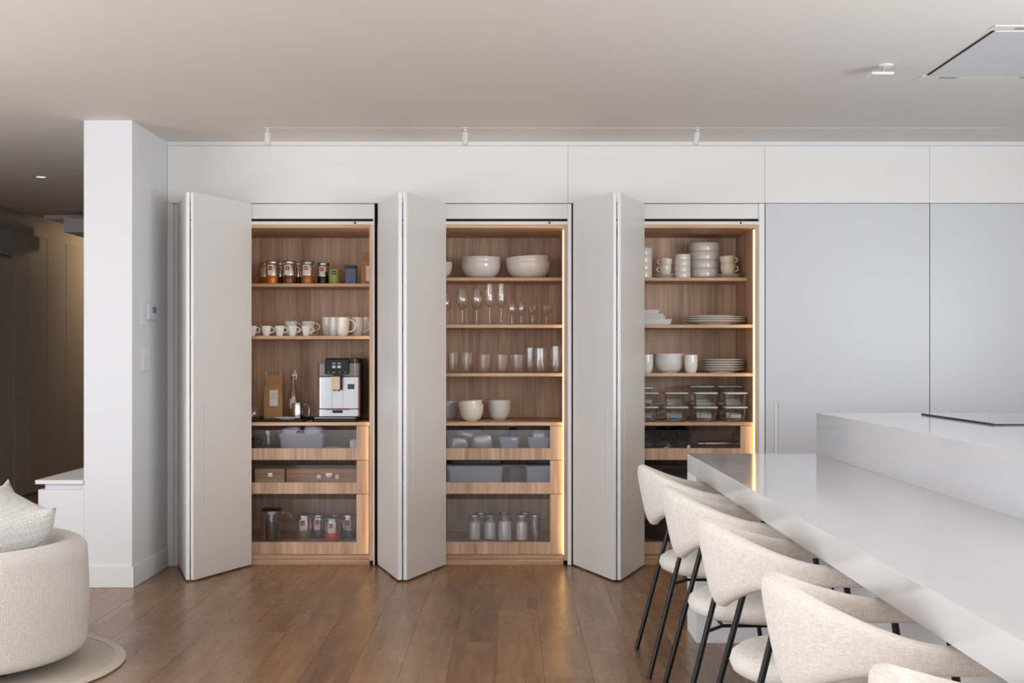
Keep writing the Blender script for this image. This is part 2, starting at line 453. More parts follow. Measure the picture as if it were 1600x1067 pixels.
def hinged_leaf(parent, hx, ax, ay, thick_sign, thick, lips):
    """door leaf from hinge (hx,0) to free edge (ax,ay)"""
    w = math.hypot(ax-hx, ay); ang = math.atan2(ay, ax-hx)
    bm = door_mesh(w, thick_sign, .075, thick=thick)
    o = finish(bm, 'door_leaf', 'white_lacquer', parent, loc=(hx, 0, 0), rotz=ang)
    s = thick_sign
    x0 = w-.075-.022
    h = bmesh.new()
    atube(h, [(x0+.011, s*.0095, z) for z in (.413, .967)], .0085, 8)
    finish(h, 'grip_groove', 'white_edge', o, True)
    # bright edge lipping on the free edge, with a fine reed
    n = (thick-.002)/lips
    for q in range(lips):
        e = bmesh.new(); y0, y1 = sorted((s*(.001+n*q+(.0008 if q else 0)), s*(.001+n*(q+1)))); abox(e, w, w+.004, y0, y1, DZ0+.001, DZ1-.001, .0012)
        finish(e, 'edge_lipping', 'white_edge', o)
    return o
def cabinet(label, xl, xr, xstile, xgap, leaf_l, leaf_r, shelves, back_seam=None, led_out=.006):
    cab = thing('pantry_cabinet', label, 'cabinet', (0, 0, 0), 'open pantry cabinets with folded doors')
    D = .665; T = 1.994
    box('side_panel', xl-.022, xl, .0, D, .03, 2.013, 'oak_vertical', cab, bev=.0008)
    box('side_panel', xr, xr+.022, .0, D, .03, 2.013, 'oak_vertical', cab, bev=.0008)
    box('outer_stile', xr+.0225, xstile, -.001, D, .004, DZ1, 'white_edge', cab, bev=.001)
    box('shadow_gap', xstile+.0003, xgap, .02, .04, .004, DZ1, 'black_void', cab)
    if back_seam:
        box('back_panel', xl, back_seam-.0008, D, D+.02, .03, T, 'oak_vertical', cab)
        box('back_panel', back_seam+.0008, xr, D, D+.02, .03, T, 'oak_vertical', cab)
    else:
        box('back_panel', xl, xr, D, D+.02, .03, T, 'oak_vertical', cab)
    box('top_panel', xl, xr, .0, D, T, 2.013, 'oak_horizontal', cab, bev=.0008)
    box('header_panel', xl-.02, xr+.0222, .012, .03, 2.049, DZ1, 'white_lacquer', cab, bev=.001)
    box('track_slot', xl-.02, xr+.0222, .03, .05, 2.03, 2.06, 'black_void', cab)
    st = box('track_strip', xl-.02, xr+.0222, .0, .04, 2.0135, 2.0325, 'white_lacquer', cab, bev=.001)
    bm = bmesh.new(); alathe(bm, [(0, 0), (.006, 0), (.006, .003), (0, .003)], 12, (xr-.085, -.0005, 2.0235), tilt=Matrix.Rotation(R(90), 4, 'X'))
    finish(bm, 'screw_hole', 'black_void', st)
    for z, sb in shelves:
        box('shelf', xl+.0005, xr-.0005, sb, D, z-.0195, z, 'oak_horizontal', cab, bev=.0008)
    pl = box('plinth', xl, xr, .045, .07, .034, .060, 'oak_horizontal', cab, bev=.002)
    box('plinth_step', xl, xr, .03, .07, .0, .033, 'oak_horizontal', cab, bev=.002)
    box('floor_panel', xl, xr, .07, D, .0, .05, 'oak_horizontal', cab)
    for x0, x1 in ((xl, xl+.0006), (xr-led_out, xr)):
        box('led_strip', x0, x1, .018, .030, .065, 1.985, 'led_warm', cab)
    # three drawers with smoked glass fronts
    for zt, zg, zr, zb in ((.823, .799, .691, .622), (.619, .592, .488, .421), (.418, .389, .1347, .063)):
        bm = bmesh.new()
        a, b = xl+.008, xr-.008
        y0, y1 = .036, .055
        abox(bm, a, b, y0, y1, zb, zr, .0006)
        abox(bm, a, a+.072, y0, y1, zr, zt, .0006)
        abox(bm, b-.072, b, y0, y1, zr, zt, .0006)
        dr = finish(bm, 'drawer', 'oak_vertical', cab)
        t = bmesh.new()
        abox(t, a+.02, b-.02, y1, .60, zr-.022, zr-.012); abox(t, a+.02, a+.03, y1, .60, zr-.012, zr+.06); abox(t, b-.03, b-.02, y1, .60, zr-.012, zr+.06); abox(t, a+.02, b-.02, .59, .60, zr-.012, zr+.06)
        finish(t, 'tray', 'oak_horizontal', dr)
        box('glass_pane', a+.0725, b-.0725, y0+.004, y0+.010, zr+.0005, zg, 'smoked_glass', dr)
    tk = (leaf_r[1]-leaf_l[1])/2*.945-.0008
    hinged_leaf(cab, leaf_l[0], leaf_l[1], -.543, 1, tk, 1)
    hinged_leaf(cab, leaf_r[0], leaf_r[1], -.543, -1, tk, 2)
    return cab
S1 = [(1.681, .27), (1.358, .06), (.845, .035)]
S2 = [(1.717, .27), (1.425, .06), (1.136, .06), (.845, .035)]
cabinet('open pantry cabinet nearest the pillar, holding the coffee machine', -1.945, -.842, -.812, -.804, (-1.970, -1.786), (-1.537, -1.744), S1, led_out=.0006)
cabinet('middle open pantry cabinet holding drinking glasses and bowls', -.772, .306, .351, .358, (-.792, -.6246), (-.389, -.575), S2)
cabinet('open pantry cabinet beside the closed doors, holding plates and food containers', .385, 1.435, 1.4905, 1.4925, (.360, .554), (.782, .5965), S2, back_seam=1.10)
# closed tall units on the right
def closed_unit(label, x0, x1, slot_left):
    t = thing('tall_cabinet', label, 'cabinet', ((x0+x1)/2, 0, 0), 'closed tall cabinets')
    w = x1-x0
    bm = door_mesh(w-.003, 1, w-.003-.052-.024 if slot_left else .075, slot_w=.024)
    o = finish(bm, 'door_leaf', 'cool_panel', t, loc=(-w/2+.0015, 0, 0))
    sx = .052+.012 if slot_left else w-.003-.075-.012
    h = bmesh.new(); atube(h, [(sx, .0095, z) for z in (.413, .967)], .0085, 8); finish(h, 'grip_groove', 'white_edge', o, True)
    box('carcass', -w/2+.002, w/2-.002, .0215, .68, .02, DZ1, 'white_lacquer', t)
    return t
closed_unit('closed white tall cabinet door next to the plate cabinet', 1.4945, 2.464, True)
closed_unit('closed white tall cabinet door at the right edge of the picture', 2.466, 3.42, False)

# ================================================================== ISLAND
YF = 5.885-CAM_D
YN = 1.25-CAM_D
isl = thing('dining_counter', 'long white stone dining counter with the chairs tucked under it', 'table', (.795, YF, 0))
box('counter_slab', 0, .585, YN-YF, 0, .717, .797, 'white_stone', isl, bev=.0015)
box('end_leg', .0, .585, -.285, -.001, .0, .7165, 'white_paint', isl, bev=.001)
kb = thing('kitchen_island', 'raised white stone kitchen island block behind the dining counter', 'kitchen island', (1.38, YF, 0))
box('worktop', .0005, 2.3, YN-YF, 0, .77, .981, 'white_stone', kb, bev=.0015)
box('base_cabinet', .012, 2.28, YN-YF+.02, -.012, .0, .7695, 'white_lacquer', kb, bev=.001)
hob = thing('induction_hob', 'flat black-edged glass induction hob on the raised island top', 'hob', (1.795, -2.0, .981))
bm = bmesh.new(); abox(bm, 0, .62, -.825, .035, .0, .006, .001); finish(bm, 'hob_plate', 'black_plastic', hob)
box('glass_top', .001, .619, -.824, .034, .0062, .0075, 'hob_top', hob)

# ------------------------------------------------------------------ chairs
def smooth(t): t = max(0, min(1, t)); return t*t*(3-2*t)
def make_chair():
    t = thing('dining_chair', 'cream linen dining chair', 'chair', (0, 0, 0), 'cream chairs along the dining counter')
    # local x runs from the back (0 = rear of backrest) to the counter; y across
    a, b, arm = .245, .238, .215
    path = []
    n = 26
    for i in range(n+1):
        th = R(-90+180*i/n)
        path.append((.022+a-a*math.cos(th), b*math.sin(th), (-math.cos(th), math.sin(th)*a/b)))
    m = 7
    head = [(.022+a+arm*(m-k)/m, -b, (0, -1)) for k in range(m)]
    tail = [(.022+a+arm*(k+1)/m, b, (0, 1)) for k in range(m)]
    path = head+path+tail
    # arc length from the rear centre
    s = [0]
    for p, q in zip(path, path[1:]): s.append(s[-1]+math.hypot(q[0]-p[0], q[1]-p[1]))
    mid = s[-1]/2
    rings = []
    bm = bmesh.new()
    K = 20
    for i, p in enumerate(path):
        u = abs(s[i]-mid)
        k1 = .5*smooth((u-.02)/.38)+.5*min(1, max(0, u-.03)/.34); k2 = min(1, u/.30)**.9; k2 = k2-.10*math.sin(2*math.pi*k2)/2
        zt = .802*(1-k1)+.708*k1; zb = .555*(1-k2)+.654*k2
        th = .030*(1-k1)+.026*k1
        nx, ny = p[2]; l = math.hypot(nx, ny); nx, ny = nx/l, ny/l
        endk = 1.0
        if i in (0, len(path)-1): endk = .35
        elif i in (1, len(path)-2): endk = .8
        zc, hh = (zt+zb)/2, (zt-zb)/2*(.8+.2*endk if endk < 1 else 1)
        ring = []
        for k in range(K):
            an = 2*math.pi*k/K
            ca, sa = math.cos(an), math.sin(an)
            ex = .72
            du = math.copysign(abs(ca)**ex, ca)*th*endk
            dv = math.copysign(abs(sa)**.5, sa)*hh
            lean = (dv/.11)*.022*(1-k1) - .006*(1-k1)
            off = du+lean
            ring.append(bm.verts.new((p[0]+nx*off, p[1]+ny*off, zc+dv)))
        rings.append(ring)
    for A, B in zip(rings, rings[1:]):
        for k in range(K): bm.faces.new((A[k], A[(k+1) % K], B[(k+1) % K], B[k]))
    bm.faces.new(rings[0]); bm.faces.new(rings[-1][::-1])
    bk = finish(bm, 'backrest', 'linen', t, True, angle=70)
    sd = bk.modifiers.new('sub', 'SUBSURF'); sd.levels = 1; sd.render_levels = 1
    # seat
    bm = bmesh.new()
    prof = [(0, .383), (.16, .382), (.212, .386), (.232, .398), (.240, .418), (.234, .438), (.214, .452), (.16, .460), (.08, .464), (0, .465)]
    alathe(bm, prof, 40, (.312, 0, -.010), sy=.985)
    st = finish(bm, 'seat', 'linen', t, True, angle=80)
    # legs: rear pair lean forward going up, front pair lean back going up
    for sy in (-1, 1):
        tube('leg', [(.004, sy*.248, 0), (.160, sy*.222, .60)], .0095, 'black_metal', t, 10)
        tube('leg', [(.535, sy*.252, 0), (.435, sy*.232, .665)], .0095, 'black_metal', t, 10)
        tube('side_rail', [(.100, sy*.232, .362), (.16, sy*.17, .367), (.40, sy*.17, .367), (.481, sy*.241, .362)], .006, 'black_metal', t, 8)
    tube('cross_rail', [(.16, -.17, .367), (.16, .17, .367)], .006, 'black_metal', t, 8)
    tube('cross_rail', [(.40, -.17, .367), (.40, .17, .367)], .006, 'black_metal', t, 8)
    return t
ch0 = make_chair()
clab = ['cream linen dining chair at the far end of the counter, nearest the cabinets',
        'second cream linen dining chair counting from the cabinets',
        'third cream linen dining chair counting from the cabinets, in the middle of the row',
        'fourth cream linen dining chair counting from the cabinets, large in the foreground',
        'nearest cream linen dining chair, only its top showing at the bottom edge']
for i, d in enumerate((5.23, 4.37, 3.53, 2.62, 1.82)):
    o = ch0 if i == 0 else copy_tree(ch0)
    o.location = (.522, d-CAM_D, 0); o['label'] = clab[i]

# ------------------------------------------------------------------ lounge chair, pillow, rug
AC = (-2.262, 5.15-CAM_D)
rg = thing('round_rug', 'round beige woven rug under the boucle armchair', 'rug', (AC[0], AC[1], 0))
lathe('rug_field', [(0, .002), (.655, .002), (.655, .011), (0, .011)], 'rug', rg, 72)
lathe('rug_border', [(.6555, .001), (.695, .001), (.70, .006), (.695, .012), (.6555, .012)], 'rug_border', rg, 72)
ac = thing('armchair', 'round white boucle armchair at the left edge', 'armchair', (AC[0], AC[1], .012))
def tub(bm, Ro, Ri, z0, z1, a0, a1, n=64):
    rings = []
    rr = (Ro-Ri)/2
    for i in range(n+1):
        an = R(a0+(a1-a0)*i/n); ca, sa = math.cos(an), math.sin(an)
        prof = []
        for k in range(5): # outer bottom round
            q = R(270+22.5*k); prof.append((Ro-.05+.05*math.cos(q), z0+.05+.05*math.sin(q)))
        for k in range(6): prof.append((Ro+.006*math.sin(k/5*math.pi), z0+.08+(z1-z0-.15)*k/5))
        for k in range(11):
            q = R(180*k/10); prof.append((Ro-rr+rr*math.cos(q), z1-rr*.75+rr*.75*math.sin(q)))
        prof.append((Ri, z0+.2)); prof.append((Ri, z0))
        rings.append([bm.verts.new((r*ca, r*sa, z)) for r, z in prof])
    K = len(rings[0])
    for A, B in zip(rings, rings[1:]):
        for k in range(K): bm.faces.new((A[k], A[(k+1) % K], B[(k+1) % K], B[k]))
    bm.faces.new(rings[0]); bm.faces.new(rings[-1][::-1])
bm = bmesh.new(); tub(bm, .55, .42, .045, .495, -140, 140)
finish(bm, 'tub_back', 'boucle', ac, True, angle=60)
lathe('seat_cushion', [(0, .12), (.40, .12), (.415, .16), (.415, .33), (.395, .375), (.30, .39), (0, .395)], 'boucle', ac, 48)
lathe('swivel_base', [(0, 0), (.36, 0), (.36, .035), (.33, .0448), (0, .0448)], 'dark_grey', ac, 40)
def pillow(name, label, size, thick, mat):
    bm = bmesh.new(); n = 20
    for sgn in (1, -1):
        g = []
        for i in range(n+1):
            row = []
            for j in range(n+1):
                u, v = -1+2*i/n, -1+2*j/n
                # edges pull in between the corners
                x = u*size/2*(1-.08*(1-v*v)*abs(u)); y = v*size/2*(1-.08*(1-u*u)*abs(v))
                ex_ = .52 if sgn > 0 else .30
                z = sgn*thick*(.36 if sgn > 0 else .66)*((max(0, 1-u*u)**ex_)*(max(0, 1-v*v)**ex_))
                z += .05*(u*v)**4
                row.append(bm.verts.new((x, y, z)))
            g.append(row)
        for i in range(n):
            for j in range(n): bm.faces.new((g[i][j], g[i+1][j], g[i+1][j+1], g[i][j+1]))
    bmesh.ops.remove_doubles(bm, verts=bm.verts, dist=.0008)
    o = finish(bm, name, mat, None, True, angle=100)
    return tag(o, label, 'pillow')
pw = pillow('throw_pillow', 'off-white woven throw pillow leaning inside the armchair', .54, .27, 'pillow_weave')
pw.rotation_euler = (R(7), R(-13), R(40))
pw.location = (-2.150, 5.13-CAM_D, .578)

# ================================================================== WALL AND CEILING FITTINGS
th = thing('thermostat', 'small white wall thermostat on the side of the pillar', 'thermostat', (-2.034, -.39, 1.487))
box('back_plate', -.001, .004, -.155, .03, -.075, .075, 'white_paint', th, bev=.001)
box('body', .004, .026, -.085, .065, -.048, .048, 'pale_plastic', th, bev=.006, seg=2)
box('display', .0262, .0275, -.01, .055, -.008, .026, 'thermo_screen', th)
sw = thing('light_switch', 'flat white double light switch below the thermostat', 'switch', (-2.034, -.46, 1.222))
box('frame', -.001, .006, -.08, .07, -.068, .068, 'white_paint', sw, bev=.002)
for z in (-.032, .032): box('rocker', .006, .0095, -.06, .05, z-.028, z+.028, 'white_lacquer', sw, bev=.001)
for i, (px, tl, wh) in enumerate(((418, 0, 'above the coffee cabinet'), (727, 0, 'above the middle cabinet'), (1090, 8, 'above the plate cabinet, slightly tilted'))):
    y = -.475
    t = thing('track_spotlight', 'small white cylinder spotlight hanging from the ceiling '+wh, 'spotlight', (xat(px, y), y, CEIL), 'ceiling track spotlights')
    lathe('mount', [(0, 0), (.022, 0), (.022, -.004), (.008, -.006), (0, -.006)], 'white_metal', t, 20)
    tube('stem', [(0, 0, -.004), (0, 0, -.024)], .007, 'white_metal', t)
    h = lathe('lamp_head', [(0, 0), (.0165, 0), (.0175, -.002), (.0175, -.072), (.015, -.074), (.013, -.066), (0, -.066)], 'white_metal', t, 24)
    h.location = (0, 0, -.02); h.rotation_euler = (0, R(tl), 0)
    lathe('collar', [(.0178, -.001), (.0186, -.001), (.0186, -.004), (.0178, -.004)], 'steel', h, 24)
dl = thing('recessed_downlight', 'small recessed downlight glowing in the dark passage ceiling', 'downlight', (xat(64, 1.485), 1.485, CEIL))
lathe('rim', [(.034, 0), (.044, 0), (.044, -.003), (.034, -.003)], 'white_metal', dl, 28)
lathe('lens', [(0, -.001), (.0338, -.001), (.0338, -.002), (0, -.0025)], 'lamp_pale', dl, 28)
sp = thing('ceiling_spot', 'small square white adjustable ceiling spot beside the extractor panel', 'spotlight', (1.62, 5.62-CAM_D, CEIL))
lathe('mount', [(0, 0), (.032, 0), (.032, -.006), (.02, -.012), (0, -.012)], 'white_metal', sp, 24)
tube('stem', [(0, 0, -.008), (-.01, .01, -.03)], .006, 'steel', sp)
hb = bmesh.new(); abox(hb, -.065, .03, -.02, .075, -.045, -.032, .003, 2); finish(hb, 'lamp_head', 'white_metal', sp)
ex = thing('ceiling_extractor', 'flush white ceiling extractor panel above the island', 'extractor hood', (1.86, -2.24, CEIL))
box('suction_panel', .008, 1.5, -.40, .40, -.007, -.001, 'cool_panel', ex, bev=.002)
box('shadow_slot', .0, .007, -.40, .40, -.003, -.0005, 'black_void', ex)
for y0, y1 in ((.405, .475), (-.475, -.405)):
    r = box('frame_rail', -.02, 1.52, y0, y1, -.004, -.0005, 'white_lacquer', ex, bev=.001)
    for k in range(3):
        x = .07+k*.36
        box('led_window', x, x+.075, (y0+y1)/2-.012, (y0+y1)/2+.012, -.0055, -.004, 'vent_grey', r)

# ================================================================== CONTENTS: builders
def put(o, x, y, z): o.location = (x, y, z); return o
def logo(parent, r, z, s, ang=-90, txt='illy'):
    """small red square trade mark on a curved can, facing the room"""
    bm = bmesh.new(); n = 4; g = []
    half = s/2/r
    for i in range(n+1):
        a = R(ang)-half+2*half*i/n
        g.append([bm.verts.new(((r+.0004)*math.cos(a), (r+.0004)*math.sin(a), z+k*s/2)) for k in (-1, 1)])
    for i in range(n): bm.faces.new((g[i][0], g[i+1][0], g[i+1][1], g[i][1]))
    o = finish(bm, 'logo', 'red_logo', parent)
    a = R(ang)
    text_part(txt, s*.62, 'paper', parent, ((r+.0016)*math.cos(a), (r+.0016)*math.sin(a), z), (R(90), 0, a+R(90)))
def curved_label(parent, r, z0, z1, a0, a1, mat, name='label_patch'):
    bm = bmesh.new(); n = 8; g = []
    for i in range(n+1):
        a = R(a0+(a1-a0)*i/n)
        g.append([bm.verts.new(((r+.0003)*math.cos(a), (r+.0003)*math.sin(a), z)) for z in (z0, z1)])
    for i in range(n): bm.faces.new((g[i][0], g[i+1][0], g[i+1][1], g[i][1]))
    return finish(bm, name, mat, parent, True)
def coffee_tin(p0, p1, pt, y, zs, band, label, group, lgo=True, ang=-97):
    x, r = span(p0, p1, y); h = zat(pt, y)-zs
    t = thing('coffee_tin', label, 'tin', (x, y, zs), group)
    lathe('can_body', [(0, 0), (r*.97, 0), (r, .003), (r, h*.86), (r*.97, h*.875), (0, h*.875)], 'steel', t)
    lathe('lid', [(0, h*.87), (r*.99, h*.87), (r*1.02, h*.88), (r*1.02, h*.985), (r*.98, h), (0, h)], 'brushed_steel', t)
    lathe('colour_band', [(r+.0003, .004), (r+.0006, .005), (r+.0006, h*.36), (r+.0003, h*.365)], band, t)
    if lgo:
        curved_label(t, r+.0004, h*.38, h*.82, -125, -70, 'paper')
        logo(t, r+.0006, h*.68, h*.17, ang)
    return t
def handle(parent, x0, zc, rx, rz, side, rad, mat='ceramic_white'):
    pts = [(side*(x0+rx*math.sin(R(a))), 0, zc+rz*math.cos(R(a))) for a in range(-8, 189, 14)]
    return tube('handle', pts, rad, mat, parent, 8)
def cup(name, label, cat, p0, p1, pt, y, zs, group, hside=1, mat='ceramic_white', hgt=None, taper=.62, rotz=0, hh=True, flare=1.0, tall=False):
    x, r = span(p0, p1, y); h = hgt or zat(pt, y)-zs
    t = thing(name, label, cat, (x, y, zs), group, rotz)
    if tall:
        o = [(r*.62, 0), (r*.72, .004), (r*.86, h*.16), (r*.97, h*.4), (r, h*.7), (r*.98, h)]
    else:
        o = [(r*taper*.9, 0), (r*taper, .004), (r*(taper+.12), h*.25), (r*(taper+.25), h*.6), (r*.97, h*.93), (r, h)]
    lathe('cup_body', shell(o, .003), mat, t)
    if hh:
        if tall: handle(t, r*.94, h*.55, h*.34, h*.33, hside, .0042, mat)
        else: handle(t, r*.78, h*.60, h*.42, h*.27, hside, .0032, mat)
    return t
def saucer(label, x, y, z, r, group, mat='ceramic_white', name='saucer', cat='saucer', sy=1.0, h=None):
    h = h or r*.16
    o = [(r*.55, 0), (r*.58, h*.2), (r*.8, h*.5), (r, h*.9), (r*.995, h)]
    q = lathe(name, [(0, 0)]+o+[(r*.96, h), (r*.78, h*.65), (r*.55, h*.35), (0, h*.35)], mat, None, 40, sy=sy)
    q.location = (x, y, z); return tag(q, label, cat, group)
def bowl(name, label, x, y, z, r, h, group, mat='ceramic_white', tilt=None, foot=.5, round_=True, cat='bowl', th=.005):
    if round_:
        o = [(r*foot*.96, 0), (r*foot, .004)]
        for k in range(1, 8):
            a = k/7; o.append((r*(foot+(1-foot)*math.sin(a*math.pi/2)), .004+(h*.8-.004)*(1-math.cos(a*math.pi/2))))
        o += [(r, h*.82), (r*1.0, h*.97), (r*.99, h)]
    else:
        o = [(r*.94, 0), (r*.98, .003), (r*.995, h*.2), (r, h*.5), (r, h*.97), (r*.99, h)]
    q = lathe(name, shell(o, th), mat, None, 40)
    q.location = (x, y, z)
    if tilt: q.rotation_euler = tilt
    return tag(q, label, cat, group)
def stem_glass(label, p0, p1, pt, y, zs, kind, group):
    x, r = span(p0, p1, y); h = zat(pt, y)-zs
    t = thing('stem_glass', label, 'glass', (x, y, zs), group)
    br = min(r*.85, .032)
    if kind == 'wine':   stem, pf = .42, [(.30, 0), (.75, .12), (1, .36), (.95, .62), (.72, 1)]
    elif kind == 'flute': stem, pf = .42, [(.30, 0), (.85, .10), (1, .3), (.95, .7), (.82, 1)]
    elif kind == 'small': stem, pf = .42, [(.25, 0), (.8, .15), (1, .4), (.9, .75), (.7, 1)]
    else:                stem, pf = .50, [(.2, 0), (.55, .2), (.85, .55), (1, 1)]
    lathe('foot', [(0, 0), (br, 0), (br, .0012), (br*.4, .003), (.0035, .008), (0, .008)], 'clear_glass', t)
    lathe('stem', [(0, .0082), (.0035, .0082), (.0028, h*stem*.5), (.0035, h*stem-.001), (0, h*stem-.001)], 'clear_glass', t, 12)
    o = [(.002, h*stem)]+[(r*a, h*stem+.003+(h*(1-stem)-.003)*b) for a, b in pf]
    lathe('bowl', shell(o, .0012), 'clear_glass', t)
    return t
def tumbler(label, p0, p1, pt, y, zs, group, taper=.78, z_add=0, hgt=None):
    x, r = span(p0, p1, y); h = hgt or zat(pt, y)-zs
    o = [(r*taper*.93, 0), (r*taper, .004), (r*(taper+.1), h*.3), (r*.96, h*.75), (r, h)]
    q = lathe('tumbler', [(0, 0)]+o+[(r-.002, h), (r*.96-.002, h*.75), (r*(taper+.1)-.002, h*.3), (r*taper-.003, .010), (0, .010)], 'clear_glass', None, 28)
    q.location = (x, y, zs+z_add); return tag(q, label, 'glass', group)
def kraft_bag(label, p0, p1, pt, y, zs, dy, lab_frac, group=None, ears=True):
    x, r = span(p0, p1, y); h = zat(pt, y)-zs
    t = thing('coffee_bag', label, 'bag', (x, y, zs), group)
    bm = bmesh.new()
    rows = [(0, 1, 1), (.05, 1.02, 1.05), (.45, 1, 1), (.72, .97, .75), (.84, .96, .25), (.86, .96, .3), (.95, .96, .3), (1.0, .95, .22)]
    rg_ = []
    for f, sx, sy in rows:
        rg_.append([bm.verts.new((u*r*sx, v*dy*sy, f*h)) for u, v in ((-1, -1), (-.3, -1.06), (.3, -1.06), (1, -1), (1, 1), (-1, 1))])
    for A, B in zip(rg_, rg_[1:]):
        for k in range(6): bm.faces.new((A[k], A[(k+1) % 6], B[(k+1) % 6], B[k]))
    bm.faces.new(rg_[0][::-1]); bm.faces.new(rg_[-1])
    finish(bm, 'paper_body', 'kraft', t)
    fy = -dy*1.1
    box('paper_label', -r*.40, r*.52, fy-.0012, fy-.0004, h*lab_frac[0], h*lab_frac[1], 'paper', t)
    for k in range(3):
        z = h*(lab_frac[0]+(lab_frac[1]-lab_frac[0])*(.45+.15*k))
        box('print_line', -r*.28, r*.38, fy-.0018, fy-.0013, z, z+.0022, 'dark_grey', t)
    if ears:
        for sx in (-.9, .72):
            tube('tin_tie', [(sx*r, -.004, h*.985), (sx*r+.002, -.004, h*1.09)], .0022, 'paper', t, 6)
    return t
def rbox(bm, x0, x1, y0, y1, z0, z1, rad, taper=1.0, seg=5):
    """upright box with rounded vertical corners; taper scales the bottom"""
    cx, cy = (x0+x1)/2, (y0+y1)/2; hx, hy = (x1-x0)/2, (y1-y0)/2
    def ring(z, s, ins=0):
        out = []
        for (sx, sy, a0) in ((1, 1, 0), (-1, 1, 90), (-1, -1, 180), (1, -1, 270)):
            for k in range(seg+1):
                a = R(a0+90*k/seg)
                out.append(bm.verts.new((cx+s*(sx*(hx-rad)+(rad-ins)*math.cos(a)), cy+s*(sy*(hy-rad)+(rad-ins)*math.sin(a)), z)))
        return out
    e = min(.003, rad*.5, (z1-z0)*.3)
    rs = [ring(z0, taper, e), ring(z0+e, taper), ring(z1-e, 1), ring(z1, 1, e)]
    n = len(rs[0])
    for A, B in zip(rs, rs[1:]):
        for k in range(n): bm.faces.new((A[k], A[(k+1) % n], B[(k+1) % n], B[k]))
    bm.faces.new(rs[0][::-1]); bm.faces.new(rs[-1])
def open_rbox(bm, x0, x1, y0, y1, z0, z1, rad, taper, t, seg=5):
    cx, cy = (x0+x1)/2, (y0+y1)/2; hx, hy = (x1-x0)/2, (y1-y0)/2
    def ring(z, s, ins=0):
        out = []
        for (sx, sy, a0) in ((1, 1, 0), (-1, 1, 90), (-1, -1, 180), (1, -1, 270)):
            for k in range(seg+1):
                a = R(a0+90*k/seg)
                out.append(bm.verts.new((cx+s*(sx*(hx-rad)+(rad-ins)*math.cos(a)), cy+s*(sy*(hy-rad)+(rad-ins)*math.sin(a)), z)))
        return out
    rs = [ring(z0, taper, .003), ring(z0+.004, taper), ring(z1, 1), ring(z1, 1, t), ring(z0+.006, taper, t)]
    n = len(rs[0])
    for A, B in zip(rs, rs[1:]):
        for k in range(n): bm.faces.new((A[k], A[(k+1) % n], B[(k+1) % n], B[k]))
    bm.faces.new(rs[0][::-1]); bm.faces.new(rs[-1])
def food_box(label, x, y, z, w, dp, h, group, sticker=None):
    t = thing('food_container', label, 'container', (x, y, z), group)
    bm = bmesh.new(); open_rbox(bm, -w/2*.93, w/2*.93, -dp/2*.93, dp/2*.93, 0, h-.010, .018, .86, .003)
    finish(bm, 'glass_box', 'clear_glass', t, True)
    bm = bmesh.new(); rbox(bm, -w/2, w/2, -dp/2, dp/2, h-.010, h-.001, .02)
    finish(bm, 'lid', 'lid_grey', t, True)
    box('lid_seal', -w/2*.86, w/2*.86, -dp/2*.86, dp/2*.86, h-.016, h-.0102, 'dark_grey', t)
    if sticker:
        box('sticker', -w*.25, w*.20, -dp/2*.885-.0012, -dp/2*.885-.0004, h*.26, h*.46, sticker, t)
    return t
def storage_jar(label, p0, p1, pt, y, zs, group, fill=.72):
    x, r = span(p0, p1, y); h = zat(pt, y)-zs
    t = thing('storage_jar', label, 'jar', (x, y, zs), group)
    o = [(r*.92, 0), (r, .005), (r, h*.78), (r*.84, h*.86), (r*.84, h*.90)]
    lathe('glass_body', shell(o, .0022), 'clear_glass', t)
    if fill: lathe('filling', [(0, .008), (r-.0032, .008), (r-.0032, h*fill), (0, h*fill)], 'jar_filling', t)
    lathe('lid', [(0, h*.905), (r*.9, h*.905), (r*.93, h*.92), (r*.93, h*.985), (r*.88, h), (0, h)], 'brushed_steel', t)
    return t
def bin_box(name, label, p0, p1, pt, y0, y1, zs, mat, taper=.9, group=None, rim=True):
    x, r = span(p0, p1, y0); h = zat(pt, y0)-zs
    t = thing(name, label, 'bin', (x, (y0+y1)/2, zs), group)
    d = (y1-y0)/2
    bm = bmesh.new(); open_rbox(bm, -r*.97, r*.97, -d, d, 0, h, .015, taper, .003); finish(bm, 'tub', mat, t, True)
    if rim:
        bm = bmesh.new(); open_rbox(bm, -r, r, -d-.003, d+.003, h-.022, h+.001, .017, .995, .004)
        q = finish(bm, 'rim_band', mat, t, True)
    return t
def crumple(name, label, cat, x, y, z, sx, sy, sz, mat, seed, group=None, rot=0):
    rnd = random.Random(seed); bm = bmesh.new()
    bmesh.ops.create_icosphere(bm, subdivisions=3, radius=1)
    ph = [(rnd.uniform(2, 5), rnd.uniform(2, 5), rnd.uniform(2, 5), rnd.uniform(0, 6)) for _ in range(5)]
    for v in bm.verts:
        p = v.co.copy(); w = sum(math.sin(a*p.x+b*p.y+c_*p.z+d) for a, b, c_, d in ph)/5
        q = p*(1+.22*w)
        for k in range(3): q[k] = math.copysign(abs(q[k])**.5, q[k])
        v.co = (q.x*sx, q.y*sy, max(0, (q.z+1)*sz*.5) if q.z > -.7 else 0)
    o = finish(bm, name, mat, None, True, angle=50)
    o.location = (x, y, z); o.rotation_euler = (0, 0, rot)
    return tag(o, label, cat, group)

